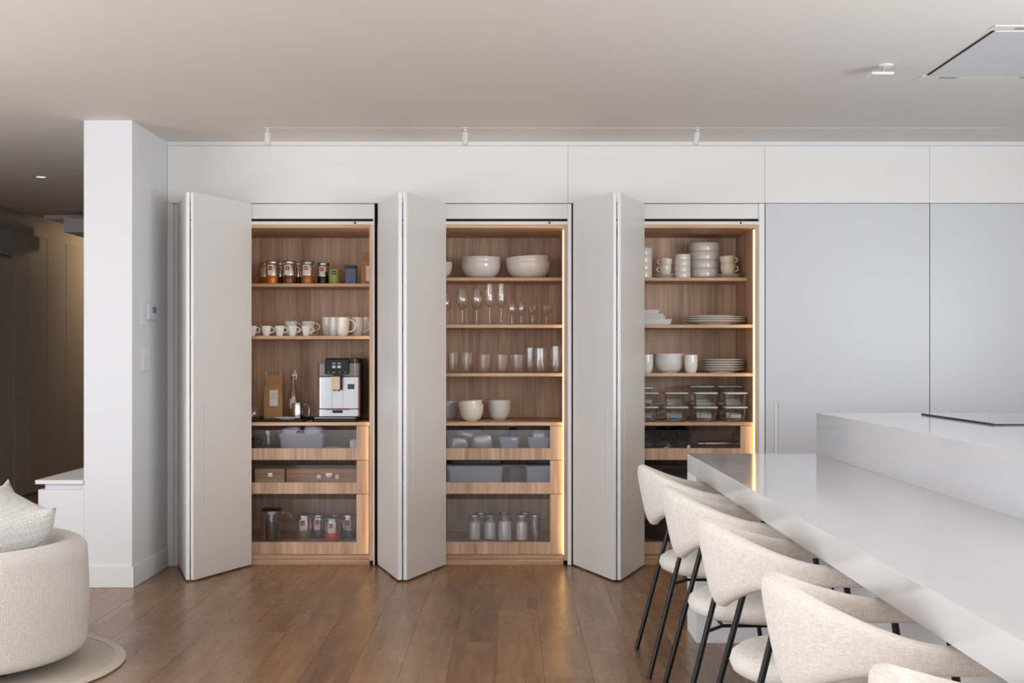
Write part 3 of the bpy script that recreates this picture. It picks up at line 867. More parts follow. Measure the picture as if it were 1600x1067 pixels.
# ================================================================== CONTENTS: coffee cabinet
Z1, Z2, Z4 = 1.681, 1.358, .845
G = 'coffee tins on the top shelf'
for i, (a, b, pt, y, band) in enumerate(((415.6, 434.8, 408, .33, 'band_orange'), (442, 462, 408, .33, 'band_brown'), (470.8, 491, 408, .33, 'band_amber'))):
    coffee_tin(a, b, pt, y, Z1, band, 'steel coffee tin with '+['orange', 'dark red-brown', 'amber'][i]+' lower band in the front row, top shelf', G)
coffee_tin(496, 515, 410.5, .40, Z1, 'band_dark', 'dark-banded steel coffee tin beside the green tin, top shelf', G)
for i, (a, b, y) in enumerate(((405.5, 423, .47), (429, 447, .47), (457, 475, .47))):
    coffee_tin(a, b, 410.5, y, Z1, ['band_amber', 'band_dark', 'band_dark'][i], 'steel coffee tin in the back row of the top shelf, '+ORD[i], G, lgo=False)
x, r = span(513.5, 531.5, .335); h = zat(420.6, .335)-Z1
t = thing('tea_tin', 'short round green tea tin with a black label', 'tin', (x, .335, Z1))
lathe('can_body', [(0, 0), (r*.97, 0), (r, .003), (r, h*.95), (r*.96, h), (0, h)], 'green_tin', t)
curved_label(t, r+.0003, h*.62, h*.86, -105, -70, 'black_plastic'); box('label_mark', -.002, .006, -r-.0016, -r-.0008, h*.70, h*.78, 'paper', t)
x, r = span(540, 557, .36); h = zat(415, .36)-Z1
t = thing('tea_caddy', 'rectangular blue patterned tin caddy with dark lid', 'tin', (x, .36, Z1))
box('can_body', -r, r, -r*.8, r*.8, 0, h*.86, 'blue_tin', t, bev=.003); box('lid', -r*1.03, r*1.03, -r*.83, r*.83, h*.862, h, 'band_dark', t, bev=.003)
kraft_bag('kraft coffee bag with white label at the right end of the top shelf', 565.5, 590, 394, .40, Z1, .03, (.10, .56), 'kraft coffee bags', ears=False)
G = 'espresso cups on the second shelf'
for i, (a, b) in enumerate(((385.5, 401.5), (408, 424), (429, 445), (449.5, 464.5), (471, 485.5))):
    cup('espresso_cup', 'tiny white espresso cup in the front row of the second shelf, '+ORD[i], 'cup', a, b, 509.2, .12, Z2, G)
for i, (a, b) in enumerate(((443.5, 465), (471, 492.5))):
    y = .30; x, r = span(a, b, y)
    saucer('white saucer under the '+['left', 'right'][i]+' cappuccino cup, behind the espresso cups', x, y, Z2, r*1.25, 'saucers on the second shelf', h=.012)
    cup('cappuccino_cup', 'larger white cappuccino cup on a saucer behind the espresso cups, '+['left one', 'right one'][i], 'cup', a, b, 502, y, Z2+.005, 'cappuccino cups', taper=.55)
for i, (a, b, y) in enumerate(((503, 522.5, .33), (513.7, 532.5, .235), (526, 545.8, .13), (549, 568, .24), (564, 583, .40))):
    cup('tall_mug', 'tall white mug on the second shelf, '+ORD[i]+' of five', 'mug', a, b, 495.8, y, Z2, 'tall white mugs', tall=True, rotz=[1.3, .9, 0, 0, 0][i])
# lower shelf: tray, bag, bottles, jug, saucer, machine
tr = thing('serving_tray', 'flat black serving tray under the coffee things', 'tray', (xat(437, .2), .265, Z4))
bm = bmesh.new(); abox(bm, -.20, .168, -.205, .185, 0, .007, .002); finish(bm, 'tray_base', 'black_rough', tr)
bm = bmesh.new(); atube(bm, [(-.195, -.20, .009), (.163, -.20, .009), (.163, .18, .009), (-.195, .18, .009)], .0045, 6, True); finish(bm, 'tray_rim', 'black_rough', tr, True)
ZT = Z4+.0072
kraft_bag('standing kraft coffee bag with white label beside the glass bottle', 414.6, 442.4, 586, .32, ZT, .03, (.30, .66), 'kraft coffee bags')
def swing_bottle(label, p0, p1, pt, y, zs, mark):
    x, r = span(p0, p1, y); h = zat(pt, y)-zs
    t = thing('swing_top_bottle', label, 'bottle', (x, y, zs), 'swing-top glass bottles')
    o = [(r*.9, 0), (r, .006), (r, h*.42), (r*.92, h*.52), (r*.55, h*.66), (r*.34, h*.74), (r*.32, h*.82), (r*.40, h*.83), (r*.40, h*.86)]
    lathe('glass_body', shell(o, .0025), 'clear_glass', t)
    lathe('stopper', [(0, h*.862), (r*.38, h*.862), (r*.42, h*.885), (r*.30, h*.92), (0, h*.925)], 'ceramic_white', t)
    tube('wire_bail', [(-r*.42, 0, h*.80), (-r*.45, 0, h*.90), (-r*.1, 0, h*.995), (r*.1, 0, h*.995), (r*.45, 0, h*.90), (r*.42, 0, h*.80)], .0016, 'steel', t, 6)
    lathe('seal_ring', [(r*.40, h*.838), (r*.44, h*.845), (r*.40, h*.856)], 'red_logo', t)
    if mark:
        curved_label(t, r+.0004, h*.20, h*.40, -120, -60, 'paper')
    return t
swing_bottle('clear swing-top glass bottle with a pale label beside the steel jug', 449.5, 468, 577.5, .43, ZT, True)
swing_bottle('clear swing-top glass bottle half hidden behind the standing kraft bag', 407, 428, 590, .43, ZT, False)
x, r = span(455.5, 475, .262); h = zat(630, .262)-ZT
t = thing('milk_jug', 'polished steel milk jug with a looped handle', 'jug', (x, .262, ZT))
lathe('jug_body', shell([(r*.97, 0), (r, .004), (r*.97, h*.5), (r*.9, h*.85), (r*.94, h)], .0015), 'steel', t)
tube('handle', [(r*.86, 0, h*.82), (r*1.25, 0, h*.95), (r*1.75, 0, h*.86), (r*1.85, 0, h*.55), (r*1.75, 0, h*.22), (r*1.5, 0, h*.16)], .0038, 'steel', t, 8)
x, r = span(428, 469, .135)
saucer('white saucer lying on the black tray in front of the milk jug', x, .142, ZT, r, 'saucers on trays', h=.018)
x, r = span(384, 406, .24)
t = thing('sugar_pot', 'round clear glass sugar pot with a spoon at the tray end', 'pot', (x, .24, ZT))
h = .105
lathe('glass_body', shell([(r*.7, 0), (r*.92, .01), (r, h*.35), (r*.85, h*.62), (r*.62, h*.75), (r*.66, h*.8)], .0022), 'clear_glass', t)
lathe('glass_lid', [(0, h*.805), (r*.64, h*.805), (r*.5, h*.88), (r*.12, h*.92), (r*.16, h), (0, h*1.02)], 'clear_glass', t)
tube('spoon', [(r*.1, 0, .02), (r*.75, -.01, h*.52), (r*1.75, -.02, h*.78)], .0025, 'steel', t, 6)
# coffee machine
YM = .135
xl, xr_ = xat(496.5, YM), xat(563.5, YM); W = xr_-xl; cx = (xl+xr_)/2
cm = thing('coffee_machine', 'silver and black automatic coffee machine with a small display', 'coffee machine', (cx, YM, Z4))
H = zat(559.5, YM)-Z4
hw = W/2
def cmx(f): return -hw+W*f           # fraction across the front
def cmz(f): return H*f               # fraction of the height
bm = bmesh.new(); rbox(bm, -hw*.985, hw, .015, .40, .03, H*.92, .02); finish(bm, 'housing', 'black_plastic', cm, True)
bm = bmesh.new(); rbox(bm, cmx(0), cmx(.985), -.0, .10, H*.71, H*.925, .018); finish(bm, 'upper_front', 'silver_dark', cm, True)
bm = bmesh.new(); rbox(bm, cmx(0), cmx(.985), -.004, .10, H*.20, H*.707, .018); finish(bm, 'front_panel', 'silver_plastic', cm, True)
bm = bmesh.new(); rbox(bm, cmx(.0), cmx(.985), -.006, .10, H*.075, H*.197, .018); finish(bm, 'drip_drawer', 'silver_plastic', cm, True)
bm = bmesh.new(); rbox(bm, cmx(-.09), cmx(.95), -.062, .16, 0, H*.055, .02); db = finish(bm, 'drip_base', 'black_plastic', cm, True)
bm = bmesh.new(); rbox(bm, cmx(-.07), cmx(.92), -.058, -.005, H*.0555, H*.068, .015); finish(bm, 'drip_grate', 'brushed_steel', cm, True)
bm = bmesh.new(); rbox(bm, cmx(.17), cmx(1.0), .0, .38, H*.926, H, .02); finish(bm, 'hopper_lid', 'black_plastic', cm, True)
bm = bmesh.new(); t2 = bmesh.new(); rbox(t2, cmx(.175), cmx(.74), -(H*.985), -(H*.745), .0, .03, .012)
merge(bm, t2, Matrix.Translation((0, -.025, 0)) @ Matrix.Rotation(R(90), 4, 'X') @ Matrix.Rotation(0, 4, 'Z') @ Matrix.Scale(-1, 4, (0, 1, 0)) @ Matrix.Scale(-1, 4, (0, 0, 1)))
dp = finish(bm, 'display', 'black_plastic', cm, True)
for i, (u, v) in enumerate(((.39, .915), (.51, .915), (.39, .862), (.51, .862))):
    box('icon', cmx(u)-.010, cmx(u)+.010, -.0262, -.0253, cmz(v)-.007, cmz(v)+.007, ['silver_dark', 'silver_dark', 'screen_icon', 'screen_icon'][i], dp, bev=.0003)
for k in range(4): box('icon', cmx(.26+.13*k)-.004, cmx(.26+.13*k)+.004, -.0262, -.0253, cmz(.775)-.003, cmz(.775)+.003, 'screen_icon' if k == 1 else 'silver_dark', dp)
box('spout_mount', cmx(.365), cmx(.60), -.03, .0, H*.695, H*.735, 'black_plastic', cm, bev=.002)
bm = bmesh.new(); rbox(bm, cmx(.35), cmx(.59), -.05, .0, H*.50, H*.712, .01); sp_ = finish(bm, 'spout_body', 'black_plastic', cm, True)
box('spout_cover', cmx(.345), cmx(.545), -.0545, -.0505, H*.505, H*.71, 'champagne', cm, bev=.001)
box('spout_mark', cmx(.425), cmx(.475), -.0552, -.0546, H*.585, H*.595, 'paper', sp_)
for k in (.40, .50): tube('nozzle', [(cmx(k), -.03, H*.50), (cmx(k), -.03, H*.48)], .004, 'black_plastic', cm, 8)
box('front_groove', cmx(.335), cmx(.34), -.0048, -.0038, H*.21, H*.50, 'dark_grey', cm); box('front_groove', cmx(.585), cmx(.59), -.0048, -.0038, H*.21, H*.70, 'dark_grey', cm)
box('level_window', cmx(.70), cmx(.855), -.0055, -.0038, H*.51, H*.59, 'dark_grey', cm, bev=.0003)
box('water_gap', cmx(.862), cmx(.874), -.0052, -.0038, H*.09, H*.99, 'champagne', cm)
box('red_bar', cmx(.20), cmx(.74), -.0085, -.0058, H*.182, H*.196, 'red_accent', cm)
bm = bmesh.new(); rbox(bm, cmx(.345), cmx(.585), -.0075, -.0055, H*.135, H*.178, .0008); finish(bm, 'drawer_grip', 'black_plastic', cm, False)
box('badge', cmx(.81), cmx(.95), -.0012, .0, H*.775, H*.785, 'dark_grey', cm)
# drawer 1
ZF1, ZF2, ZF3 = .6795, .4765, .123
bn = bin_box('storage_bin', 'grey plastic bin filled with cloths in the top drawer', 434.5, 506.5, 677.5, .09, .42, ZF1, 'grey_plastic', .93)
x0 = bn.location.x
crumple('folded_cloth', 'white folded cloth at the left in the grey bin', 'cloth', x0-.075, .22, ZF1+.007, .055, .08, .125, 'white_cloth', 3, 'cloths in the grey bin')
crumple('folded_cloth', 'white folded cloth in the middle of the grey bin', 'cloth', x0+.055, .22, ZF1+.007, .06, .08, .13, 'white_cloth', 5, 'cloths in the grey bin')
crumple('folded_cloth', 'navy cloth between the white ones in the grey bin', 'cloth', x0-.012, .17, ZF1+.007, .03, .04, .105, 'navy_cloth', 8, 'cloths in the grey bin')
crumple('snack_packet', 'small red packet at the right in the grey bin', 'packet', x0+.118, .2, ZF1+.007, .022, .04, .10, 'red_cloth', 9)
x, r = span(409, 430, .2)
t = thing('glass_measuring_jug', 'clear glass jug at the left in the top drawer', 'jug', (x, .2, ZF1))
lathe('glass_body', shell([(r*.85, 0), (r*.9, .004), (r*.92, .06), (r, .102)], .003), 'clear_glass', t)
lathe('base_ring', [(r*.5, .001), (r*.88, .0005), (r*.93, .004), (r*.5, .004)], 'brushed_steel', t)
tube('handle', [(r*.9, 0, .085), (r*1.6, 0, .09), (r*1.8, 0, .055), (r*1.5, 0, .02), (r*.92, 0, .02)], .004, 'clear_glass', t)
cup('dark_mug', 'black mug at the left end of the top drawer', 'mug', 388, 404, 683, .22, ZF1, None, mat='black_plastic')
x, r = span(506, 537, .13)
saucer('small white dish lying on the top drawer floor', x, .16, ZF1, r, None, name='small_dish', cat='dish', h=.012)
crumple('wrapped_sachet', 'small pale wrapped sachet at the right of the top drawer', 'packet', xat(554, .14), .14, ZF1, .026, .03, .06, 'white_cloth', 12)
# drawer 2: wooden boxes
def wooden_box(label, p0, p1, pt, y0, y1, zs, mat):
    x, r = span(p0, p1, y0); h = zat(pt, y0)-zs; d = (y1-y0)/2
    t = thing('wooden_box', label, 'box', (x, (y0+y1)/2, zs), 'wooden boxes in the middle drawer')
    box('box_body', -r, r, -d, d, 0, h*.66, mat, t, bev=.0012); box('lid', -r, r, -d, d, h*.672, h, mat, t, bev=.0012)
    return t, r, h, d
t, r, h, d = wooden_box('small pale wooden box with a silver flower emblem', 398, 444.5, 732.5, .10, .42, ZF2, 'pale_box')
for k in range(4):
    a = R(45+90*k); q = lathe('emblem_petal', [(0, 0), (.008, 0), (.0085, .001), (0, .003)], 'steel', t, 12)
    q.location = (.002+.008*math.cos(a), -d-.0004, h*.56+.008*math.sin(a)); q.rotation_euler = (R(90), 0, 0)
t, r, h, d = wooden_box('long brown wooden box with a metal clasp and two white pegs', 447.5, 569, 732.5, .10, .42, ZF2, 'walnut_box')
cl = box('clasp', .022-.021, .022+.021, -d-.005, -d-.0004, h*.50, h*.74, 'steel', t, bev=.002)
box('clasp_keeper', .022-.012, .022+.012, -d-.007, -d-.0051, h*.42, h*.56, 'brushed_steel', cl, bev=.001)
for sx in (-.034, .075):
    k = lathe('peg', [(0, 0), (.004, 0), (.005, .012), (.013, .015), (.014, .020), (.009, .025), (0, .026)], 'ceramic_white', t, 16)
    k.location = (sx, -d-.0003, h*.48); k.rotation_euler = (R(90), 0, 0)
    tube('peg_wire', [(sx, -d-.008, h*.46), (sx+.006, -d-.008, h*.10)], .0014, 'steel', t, 6)
# drawer 3: glass teapot and tins
y = .17; x, r = span(408.5, 440.5, y); h = zat(793, y)-ZF3
t = thing('glass_teapot', 'tall clear glass tea jug with a dark strainer and glass handle', 'jug', (x, y, ZF3))
lathe('glass_body', shell([(r*.92, 0), (r*.98, .005), (r, h*.4), (r, h*.9), (r*.98, h*.92)], .0025), 'clear_glass', t)
lathe('strainer', [(0, .01), (r*.55, .01), (r*.58, .015), (r*.58, h*.62), (r*.52, h*.63), (r*.52, .02), (0, .02)], 'dark_grey', t)
lathe('lid', [(0, h*.925), (r*1.0, h*.925), (r*1.02, h*.95), (r*.9, h*.985), (r*.3, h), (0, h)], 'black_plastic', t)
tube('handle', [(r*.98, 0, h*.84), (r*1.6, 0, h*.86), (r*1.95, 0, h*.74), (r*1.98, 0, h*.45), (r*1.8, 0, h*.22), (r*1.4, 0, h*.18), (r*.99, 0, h*.2)], .006, 'clear_glass', t, 10)
for i, (a, b, pt, yy, band) in enumerate(((464.5, 487, 804, .27, 'band_olive'), (488.3, 508, 803.5, .30, 'band_coffee'), (508, 532, 808.5, .17, 'band_red'), (534, 557.5, 803.5, .27, 'band_teal'))):
    coffee_tin(a, b, pt, yy, ZF3, band, 'coffee tin with '+['olive', 'coffee-brown', 'bright red', 'grey-green'][i]+' band in the bottom drawer', 'coffee tins in the bottom drawer')
for i, (a, b) in enumerate(((474, 495), (513, 534))):
    coffee_tin(a, b, 802.5, .44, ZF3, 'band_coffee', 'coffee tin at the back of the bottom drawer, '+['left', 'right'][i]+' of two', 'coffee tins in the bottom drawer', lgo=False)

# ================================================================== CONTENTS: glass cabinet
Z1, Z2, Z3, Z4 = 1.717, 1.425, 1.136, .845
GB = 'white serving bowls on the top shelf'
y = .42; x, r = span(721, 782, y)
bowl('serving_bowl', 'lower of two nested white serving bowls left on the top shelf', x, y, Z1, r, zat(408.5, y)-Z1, GB)
bowl('serving_bowl', 'upper of two nested white serving bowls left on the top shelf', x, y, Z1+zat(402, y)-zat(408.5, y), r*.995, zat(408.5, y)-Z1, GB, th=.006)
y = .44; x, r = span(791, 860, y); hb_ = zat(408.5, y)-Z1
bowl('serving_bowl', 'lower of the two largest nested white serving bowls, right on the top shelf', x, y, Z1, r, hb_, GB)
bowl('serving_bowl', 'tilted upper one of the two largest nested white serving bowls', x, y, Z1+.028, r*.99, hb_, GB, tilt=(0, R(-3.2), 0))
y = .40; x, r = span(662, 707, y)
bowl('serving_bowl', 'white serving bowl half hidden behind the door on the top shelf', x, y, Z1, r, zat(410, y)-Z1, GB, foot=.4)
GW = 'stemware on the second shelf'
for i, (a, b, pt, k, n) in enumerate(((686, 705.5, 459, 'wine', 'wine glass cut off by the door edge'), (713, 731.5, 451, 'wine', 'tall wine glass left of the second tall wine glass'), (735.5, 754, 451, 'wine', 'tall wine glass beside the champagne flutes'),
        (757.5, 772.5, 443, 'flute', 'left champagne flute'), (775.7, 790.5, 443, 'flute', 'right champagne flute'), (793, 806.5, 472, 'small', 'small liqueur glass next to the flutes'), (807.8, 821, 472, 'small', 'small liqueur glass next to the coupes'),
        (822, 841.5, 478, 'coupe', 'left wide coupe glass'), (844, 864, 478, 'coupe', 'right wide coupe glass near the light strip'))):
    stem_glass('clear '+n+' on the second shelf', a, b, pt, .16 if i % 2 else .19, Z2, k, GW)
GT = 'tumblers on the third shelf'
for i, (a, b) in enumerate(((698.5, 718), (719.5, 740))):
    w = ['left', 'right'][i]
    tumbler('lower glass of the '+w+' pair of stacked tumblers by the door edge', a, b, 557, .15, Z3, GT)
    tumbler('upper glass of the '+w+' pair of stacked tumblers by the door edge', a+.6, b-.6, 557, .15, Z3, GT, z_add=.024)
for i, (a, b) in enumerate(((745, 769), (773, 795), (797.3, 821))):
    tumbler('short wide clear tumbler on the third shelf, '+['left', 'middle', 'right'][i]+' of three', a, b, 554.3, .16, Z3, GT)
tumbler('tall clear tumbler behind the short one on the third shelf', 818, 838, 543.5, .34, Z3, GT, .85)
tumbler('tall clear tumbler second from the light strip on the third shelf', 832.5, 855.5, 544, .17, Z3, GT, .85)
tumbler('tallest clear tumbler beside the light strip on the third shelf', 858.5, 878, 541, .17, Z3, GT, .85)
GC = 'bowls above the glass drawers'
y = .37; x, r = span(682, 718, y); bowl('cereal_bowl', 'grey bowl half hidden by the door above the glass drawers', x, y, Z4, r, zat(626, y)-Z4, GC, 'ceramic_grey')
y = .21; x, r = span(717, 755.5, y); h = zat(631.5, y)-Z4
bowl('cereal_bowl', 'lower of two nested cream bowls above the glass drawers', x, y, Z4, r, h, GC, 'ceramic_cream')
bowl('cereal_bowl', 'tilted upper of two nested cream bowls above the glass drawers', x, y, Z4+.023, r*.985, h, GC, 'ceramic_cream', tilt=(0, R(-4), 0))
y = .37; x, r = span(761.7, 798.5, y); bowl('cereal_bowl', 'single pale bowl standing right of the nested cream bowls', x, y, Z4, r, zat(625, y)-Z4, GC, 'ceramic_satin')
# drawers
GP = 'packs in the top glass drawer'
crumple('food_pouch', 'crumpled silvery pouch at the left of the top glass drawer', 'pouch', xat(716, .15), .17, ZF1, .062, .05, .075, 'foil', 21, GP)
crumple('food_pouch', 'crumpled silvery pouch standing behind the left one', 'pouch', xat(733, .3), .34, ZF1, .085, .05, .115, 'foil', 22, GP)
crumple('food_pouch', 'crumpled silvery pouch beside the blue-grey bins', 'pouch', xat(753, .15), .18, ZF1, .062, .05, .095, 'foil', 23, GP)
def slim_bin(label, p0, p1, pt, y0, y1, zs, mat, sticker=False, grp='bins in the glass drawers'):
    t = bin_box('drawer_bin', label, p0, p1, pt, y0, y1, zs, mat, .82, grp, rim=False)
    if sticker: box('name_card', .012, .046, -(y1-y0)/2-.0014, -(y1-y0)/2+.0002, .058, .068, 'paper', t)
    return t
slim_bin('blue-grey plastic bin with a white card in the top glass drawer', 779, 813, 682.5, .08, .35, ZF1, 'blue_grey_plastic', True)
slim_bin('blue-grey plastic bin at the right of the top glass drawer', 823.5, 861, 683, .08, .35, ZF1, 'blue_grey_plastic')
crumple('dark_cloth', 'black cloth sticking out of the blue-grey bin', 'cloth', xat(801, .2), .2, ZF1+.01, .03, .05, .115, 'black_rough', 31)
crumple('food_pouch', 'pale pouch inside the right blue-grey bin', 'pouch', xat(843, .22), .22, ZF1+.01, .05, .06, .11, 'foil', 32, GP)
crumple('dark_case', 'dark case at the left end behind the silvery pouches', 'case', xat(706, .4), .42, ZF1, .06, .05, .09, 'dark_grey', 33)
bin_box('drawer_tray', 'wide pale blue tray on the left of the middle glass drawer', 699, 786, 729, .08, .50, ZF2, 'blue_grey_plastic', .97, 'trays in the middle drawer')
bin_box('drawer_tray', 'pale blue tray on the right of the middle glass drawer', 822, 866, 729, .08, .50, ZF2, 'blue_grey_plastic', .95, 'trays in the middle drawer')
t = thing('dark_canister', 'dark round canister between the two pale trays', 'canister', (xat(804, .2), .2, ZF2))
lathe('can_body', shell([(.05, 0), (.056, .004), (.056, .075)], .003), 'dark_grey', t); lathe('lid', [(0, .0755), (.058, .0755), (.058, .087), (.05, .092), (0, .092)], 'black_rough', t)
GJ = 'storage jars in the bottom drawer'
for i, (a, b, pt, y, f) in enumerate(((731, 751, 803.5, .20, .70), (755.7, 776.6, 803.5, .22, .70), (777.7, 800, 803.5, .17, .74), (806, 825.5, 804, .18, .72), (828, 845.5, 804, .20, .0))):
    storage_jar('glass jar in the bottom drawer front row, '+ORD[i]+(', empty' if not f else ', filled'), a, b, pt, y, ZF3, GJ, f)
for i, (a, b) in enumerate(((742, 759), (779, 796), (812, 829))):
    storage_jar('glass storage jar in the back row of the bottom drawer, '+['left', 'middle', 'right'][i], a, b, 800, .37, ZF3, GJ, .7 if i < 1 else .0)

# ================================================================== CONTENTS: plate cabinet
GS = 'straight-sided bowls on the top shelf'
y = .36; x, r = span(993, 1019, y)
NM = ['bottom', 'second', 'third', 'top', 'fifth']
hh = (zat(388, y)-Z1)/4
for k in range(4):
    bowl('ramekin', NM[k]+' bowl in the stack half hidden by the door edge, top shelf', x, y, Z1+k*hh, r, hh*1.0-.0005, GS, round_=False)
y = .35; x, r = span(1053.6, 1078.7, y); hh = (zat(397.5, y)-Z1)/4
for k in range(4):
    bowl('ramekin', NM[k]+' bowl in the narrow stack beside the stacked tea cups, top shelf', x, y, Z1+k*hh, r, hh-.0005, GS, round_=False)
y = .515; x, r = span(1075.5, 1124.7, y)
rp = span(1080, 1114, y)[1]
saucer('white plate under the wide stack of bowls on the top shelf', x, y, Z1, rp, None, name='small_plate', cat='plate', h=.012)
zb = Z1+.0125; hh = (zat(380.5, y)-zb)/4
for k in range(4):
    bowl('wide_bowl', NM[k]+' wide bowl in the tall wide stack on the top shelf', x, y, zb+k*hh, r, hh-.0005, 'wide bowls on the top shelf', round_=False)
def cup_stack(xp0, xp1, pt, sx0, sx1, y, side, where):
    x, r = span(xp0, xp1, y); xs, rs = span(sx0, sx1, y)
    saucer('lower white saucer under the two tea cups '+where, xs, y, Z1, rs, 'tea saucers', h=.013)
    saucer('upper white saucer under the two tea cups '+where, xs, y, Z1+.0115, rs*.97, 'tea saucers', h=.013)
    z0 = Z1+.0195; h = (zat(pt, y)-z0)
    cup('tea_cup', 'lower tea cup of the two stacked '+where, 'cup', xp0+2*0, xp1, 0, y, z0, 'tea cups', side, hgt=h*.58, taper=.72, mat='ceramic_cream')
    c2 = cup('tea_cup', 'upper tea cup of the two stacked '+where, 'cup', xp0, xp1, 0, y, z0+h*.40, 'tea cups', side, hgt=h*.58, taper=.72, mat='ceramic_cream')
    c2.rotation_euler = (0, R(-5*side), 0); c2.location.z += .004
cup_stack(1030.5, 1049.5, 404.5, 1023, 1054, .36, -1, 'left of the narrow bowl stack')
cup_stack(1125.5, 1148.5, 400.5, 1119, 1160, .37, 1, 'right of the wide bowl stack')
# second shelf
y = .20; d = y+CAM_D
for k, (pr, pt, pb) in enumerate(((1047.5, 498, 506.5), (1038, 493.5, 499.5), (1036, 489.5, 494.8), (1029, 483.5, 490.5))):
    x1 = xat(pr, y); x0 = xat(972+(1048-pr)*.6, y); z0, z1 = Z2 + (506.6-pb)*d/F, Z2+(506.6-pt)*d/F
    bm = bmesh.new(); w, dd = (x1-x0)/2, .11-.008*k
    open_rbox(bm, -w, w, -dd, dd, 0, z1-z0, .02, .93, .004)
    o = finish(bm, 'square_dish', 'ceramic_satin', None, True); o.location = ((x0+x1)/2, y, z0)
    tag(o, NM[k]+' square white dish in the stepped stack by the door edge', 'dish', 'square dishes on the second shelf')
y = .30; x, r = span(1067, 1166, y)
zp = Z2
for k, (rr, h, dx, w) in enumerate(((1, .028, 0, 'bottom oval white platter in the platter stack'), (1, .028, 0, 'second oval white platter from the bottom of the platter stack'), (1.0, .026, .004, 'third oval white platter from the bottom of the platter stack'), (.76, .020, -.02, 'small top platter of the oval platter stack'))):
    saucer(w, x+dx, y, zp, r*rr, 'oval platters', name='oval_platter', cat='platter', sy=.72, h=h)
    zp += .0135
# third shelf
y = .14; x, r = span(1000, 1020.6, y)
cup('white_beaker', 'white beaker half hidden by the door on the third shelf', 'cup', 1000, 1020.6, 554, y, Z3, 'white beakers', hh=False, tall=True)
cup('white_beaker', 'white beaker between the bowls and the plates on the third shelf', 'cup', 1069.3, 1090.2, 554.3, .13, Z3, 'white beakers', hh=False, tall=True)
y = .22; x, r = span(1020.8, 1069, y); H3 = zat(552.6, y)-Z3
for k in range(3):
    bowl('soup_bowl', ['bottom', 'middle', 'top'][k]+' white bowl of the nested three on the third shelf', x, y, Z3+k*.0125, r*(1-.006*k), H3-.025, 'nested soup bowls', 'ceramic_satin', foot=.55, th=.006)
y = .28; x, r = span(1091, 1162, y); hp = (zat(561, y)-Z3)
for k in range(5):
    saucer(NM[k] .replace('top', 'fourth').replace('fifth', 'top')+' white dinner plate in the stack of five on the third shelf', x, y, Z3+k*(hp-.024)/4, r, 'dinner plates on the third shelf', name='dinner_plate', cat='plate', h=.024)
# fourth shelf: glass food containers
GF = 'glass food containers'
y = .17
w = .142; hl = .0905
cols = [(1009, 'half hidden by the door edge'), (1055.3, 'left full'), (1101.5, 'middle full'), (1148, 'right')]
for i, (pc, nm) in enumerate(cols):
    x = xat(pc, y)
    food_box('lower glass food container of the '+nm+' column, front row', x, y, Z4, w, .145, hl, GF, 'sticker_blue' if i < 2 else 'sticker_white')
    food_box('upper glass food container of the '+nm+' column, front row', x, y, Z4+hl, w, .145, hl-.005, GF, 'sticker_white' if i == 0 else None)
food_box('small third container on top of the column half hidden by the door edge', xat(1003, y), y, Z4+hl*2-.005, .12, .12, .03, GF)
y = .44
for i, pc in enumerate((1030, 1094, 1137)):
    x = xat(pc, y)
    nm = ['left', 'middle', 'right'][i]
    food_box('lower glass food container of the '+nm+' column, back row', x, y, Z4, .158, .19, .105, GF)
    if i: food_box('upper glass food container of the '+nm+' column, back row', x, y, Z4+.105, .158, .19, .105, GF)
# top drawer: black pans and steel tube
GK = 'black pans in the drawer'
for i, (pc, rr, y, tl) in enumerate(((1008, .066, .2, 62), (1034, .070, .24, 62), (1061, .074, .34, 60))):
    t = thing('pan_lid', 'black round pan lid standing in the drawer, '+['left', 'middle', 'right'][i]+' of three', 'lid', (xat(pc, y), y, ZF1+.004), GK)
    q = lathe('lid_disc', [(0, 0), (rr*.96, 0), (rr, .006), (rr*.9, .012), (0, .018)], 'black_plastic', t, 32)
    k = lathe('rim_ring', [(rr*.42, .0155), (rr*.45, .0175), (rr*.48, .0155)], 'dark_grey', t, 28)
    kn = lathe('knob', [(0, .018), (.010, .018), (.014, .03), (.008, .036), (0, .036)], 'black_rough', t, 16)
    for s in (q, k, kn):
        s.rotation_euler = (R(tl), 0, 0); s.location = (0, 0, rr*math.sin(R(tl))-.003)
tb = thing('steel_tube', 'long polished steel tube lying in the drawer above the counter end', 'kitchen tool', (xat(1093, .3), .3, ZF1))
rt = .018
rotm = Matrix.Rotation(R(90), 4, 'Y')
lathe('barrel', [(0, .03), (rt, .03), (rt, .25), (0, .25)], 'steel', tb, 20, loc=(0, 0, rt+.004), tilt=rotm)
lathe('neck', [(0, -.012), (rt*.7, -.012), (rt*.8, .0), (rt*.8, .018), (rt*.6, .029), (0, .029)], 'brushed_steel', tb, 20, loc=(0, 0, rt+.004), tilt=rotm)
pt_ = thing('pepper_mill', 'small steel and black mill beside the steel tube', 'mill', (xat(1075.5, .12), .12, ZF1))
lathe('mill_base', [(0, 0), (.016, 0), (.017, .02), (.014, .026), (0, .026)], 'brushed_steel', pt_, 20); lathe('mill_top', [(0, .0262), (.014, .0262), (.012, .05), (.019, .06), (.016, .075), (0, .08)], 'black_rough', pt_, 20)
cl = thing('steel_clip', 'small angled steel clip among the black lids', 'clip', (xat(1041, .09), .09, ZF1))
bm = bmesh.new(); t2 = bmesh.new(); rbox(t2, -.018, .018, -.004, .004, 0, .012, .003); merge(bm, t2, Matrix.Rotation(R(-22), 4, 'Y') @ Matrix.Translation((0, 0, .006))); finish(bm, 'clip_plate', 'brushed_steel', cl)
lathe('clip_ring', [(.005, -.002), (.008, -.002), (.008, .002), (.005, .002)], 'steel', cl, 16, loc=(.018, -.006, .022), tilt=Matrix.Rotation(R(90), 4, 'X'))
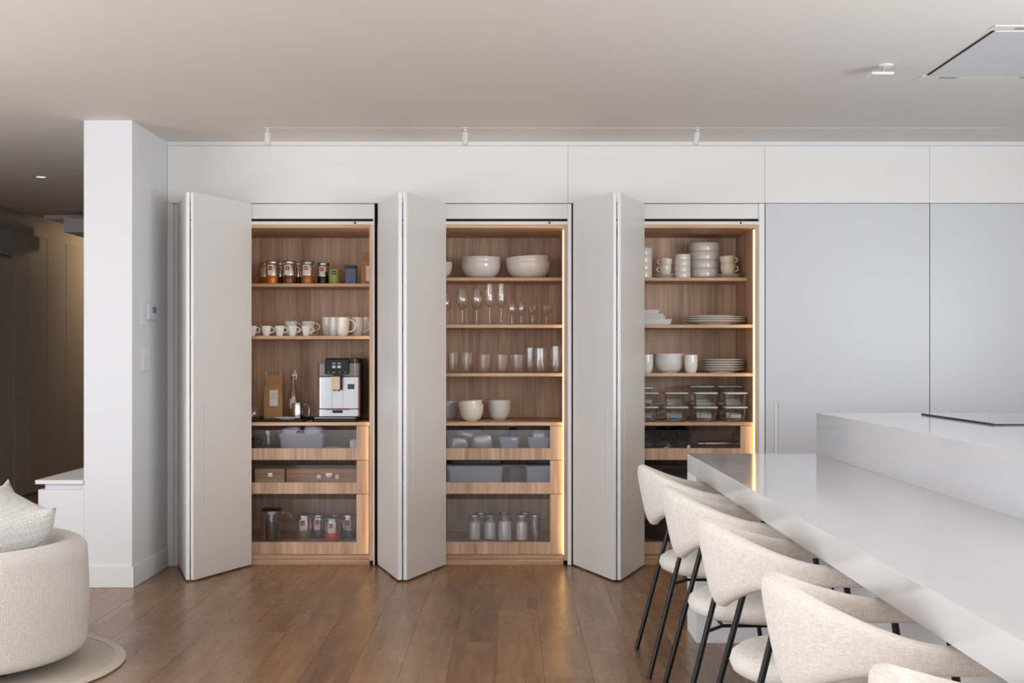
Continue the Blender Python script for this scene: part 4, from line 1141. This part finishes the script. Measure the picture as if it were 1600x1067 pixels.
# middle drawer: black sandwich grill; bottom drawer: dark case
gr = thing('contact_grill', 'black contact grill with a bar handle in the middle drawer', 'grill', (xat(1045, .2), .26, ZF2))
bm = bmesh.new(); rbox(bm, -.16, .16, -.15, .15, 0, .045, .02); finish(bm, 'lower_plate', 'dark_grey', gr, True)
bm = bmesh.new(); rbox(bm, -.158, .158, -.152, .15, .047, .092, .02); finish(bm, 'upper_plate', 'black_plastic', gr, True)
tube('bar_handle', [(-.05, -.15, .07), (-.05, -.172, .072), (.12, -.172, .072), (.12, -.15, .07)], .007, 'black_plastic', gr, 8)
cs = thing('casserole_pot', 'dark casserole pot in the bottom drawer behind the chairs', 'pot', (xat(1040, .3), .3, ZF3))
lathe('pot_body', shell([(.11, 0), (.13, .01), (.135, .10)], .004), 'black_rough', cs); lathe('lid', [(0, .101), (.137, .101), (.137, .106), (.05, .125), (0, .13)], 'black_plastic', cs)
for s in (-1, 1): tube('side_handle', [(s*.132, -.03, .075), (s*.155, -.03, .08), (s*.155, .03, .08), (s*.132, .03, .075)], .006, 'black_plastic', cs)

# passage lamp: a warm wall-washing lamp further along the passage, out of sight behind the pillar
wl_ = thing('passage_downlight', 'warm passage ceiling lamp hidden behind the pillar', 'downlight', (-3.35, 5.6, CEIL))
lathe('rim', [(.03, 0), (.05, 0), (.05, -.004), (.03, -.004)], 'white_metal', wl_, 24)
lathe('lens', [(0, -.001), (.03, -.001), (.03, -.002), (0, -.0022)], 'lamp_pale', wl_, 24)
ll = bpy.data.lights.new('passage_lamp', 'SPOT'); ll.energy = 60; ll.color = (1, .70, .42); ll.spot_size = R(150); ll.spot_blend = 1; ll.shadow_soft_size = .03
lo = bpy.data.objects.new('passage_lamp', ll); lo.location = (-3.35, 5.6, CEIL-.02); lo.rotation_euler = (0, R(55), 0); C.objects.link(lo)

l2 = bpy.data.lights.new('downlight_lamp', 'SPOT'); l2.energy = 25; l2.color = (1, .93, .86); l2.spot_size = R(130); l2.spot_blend = .8; l2.shadow_soft_size = .03
o2 = bpy.data.objects.new('downlight_lamp', l2); o2.location = (xat(64, 1.485), 1.485, CEIL-.02); C.objects.link(o2)
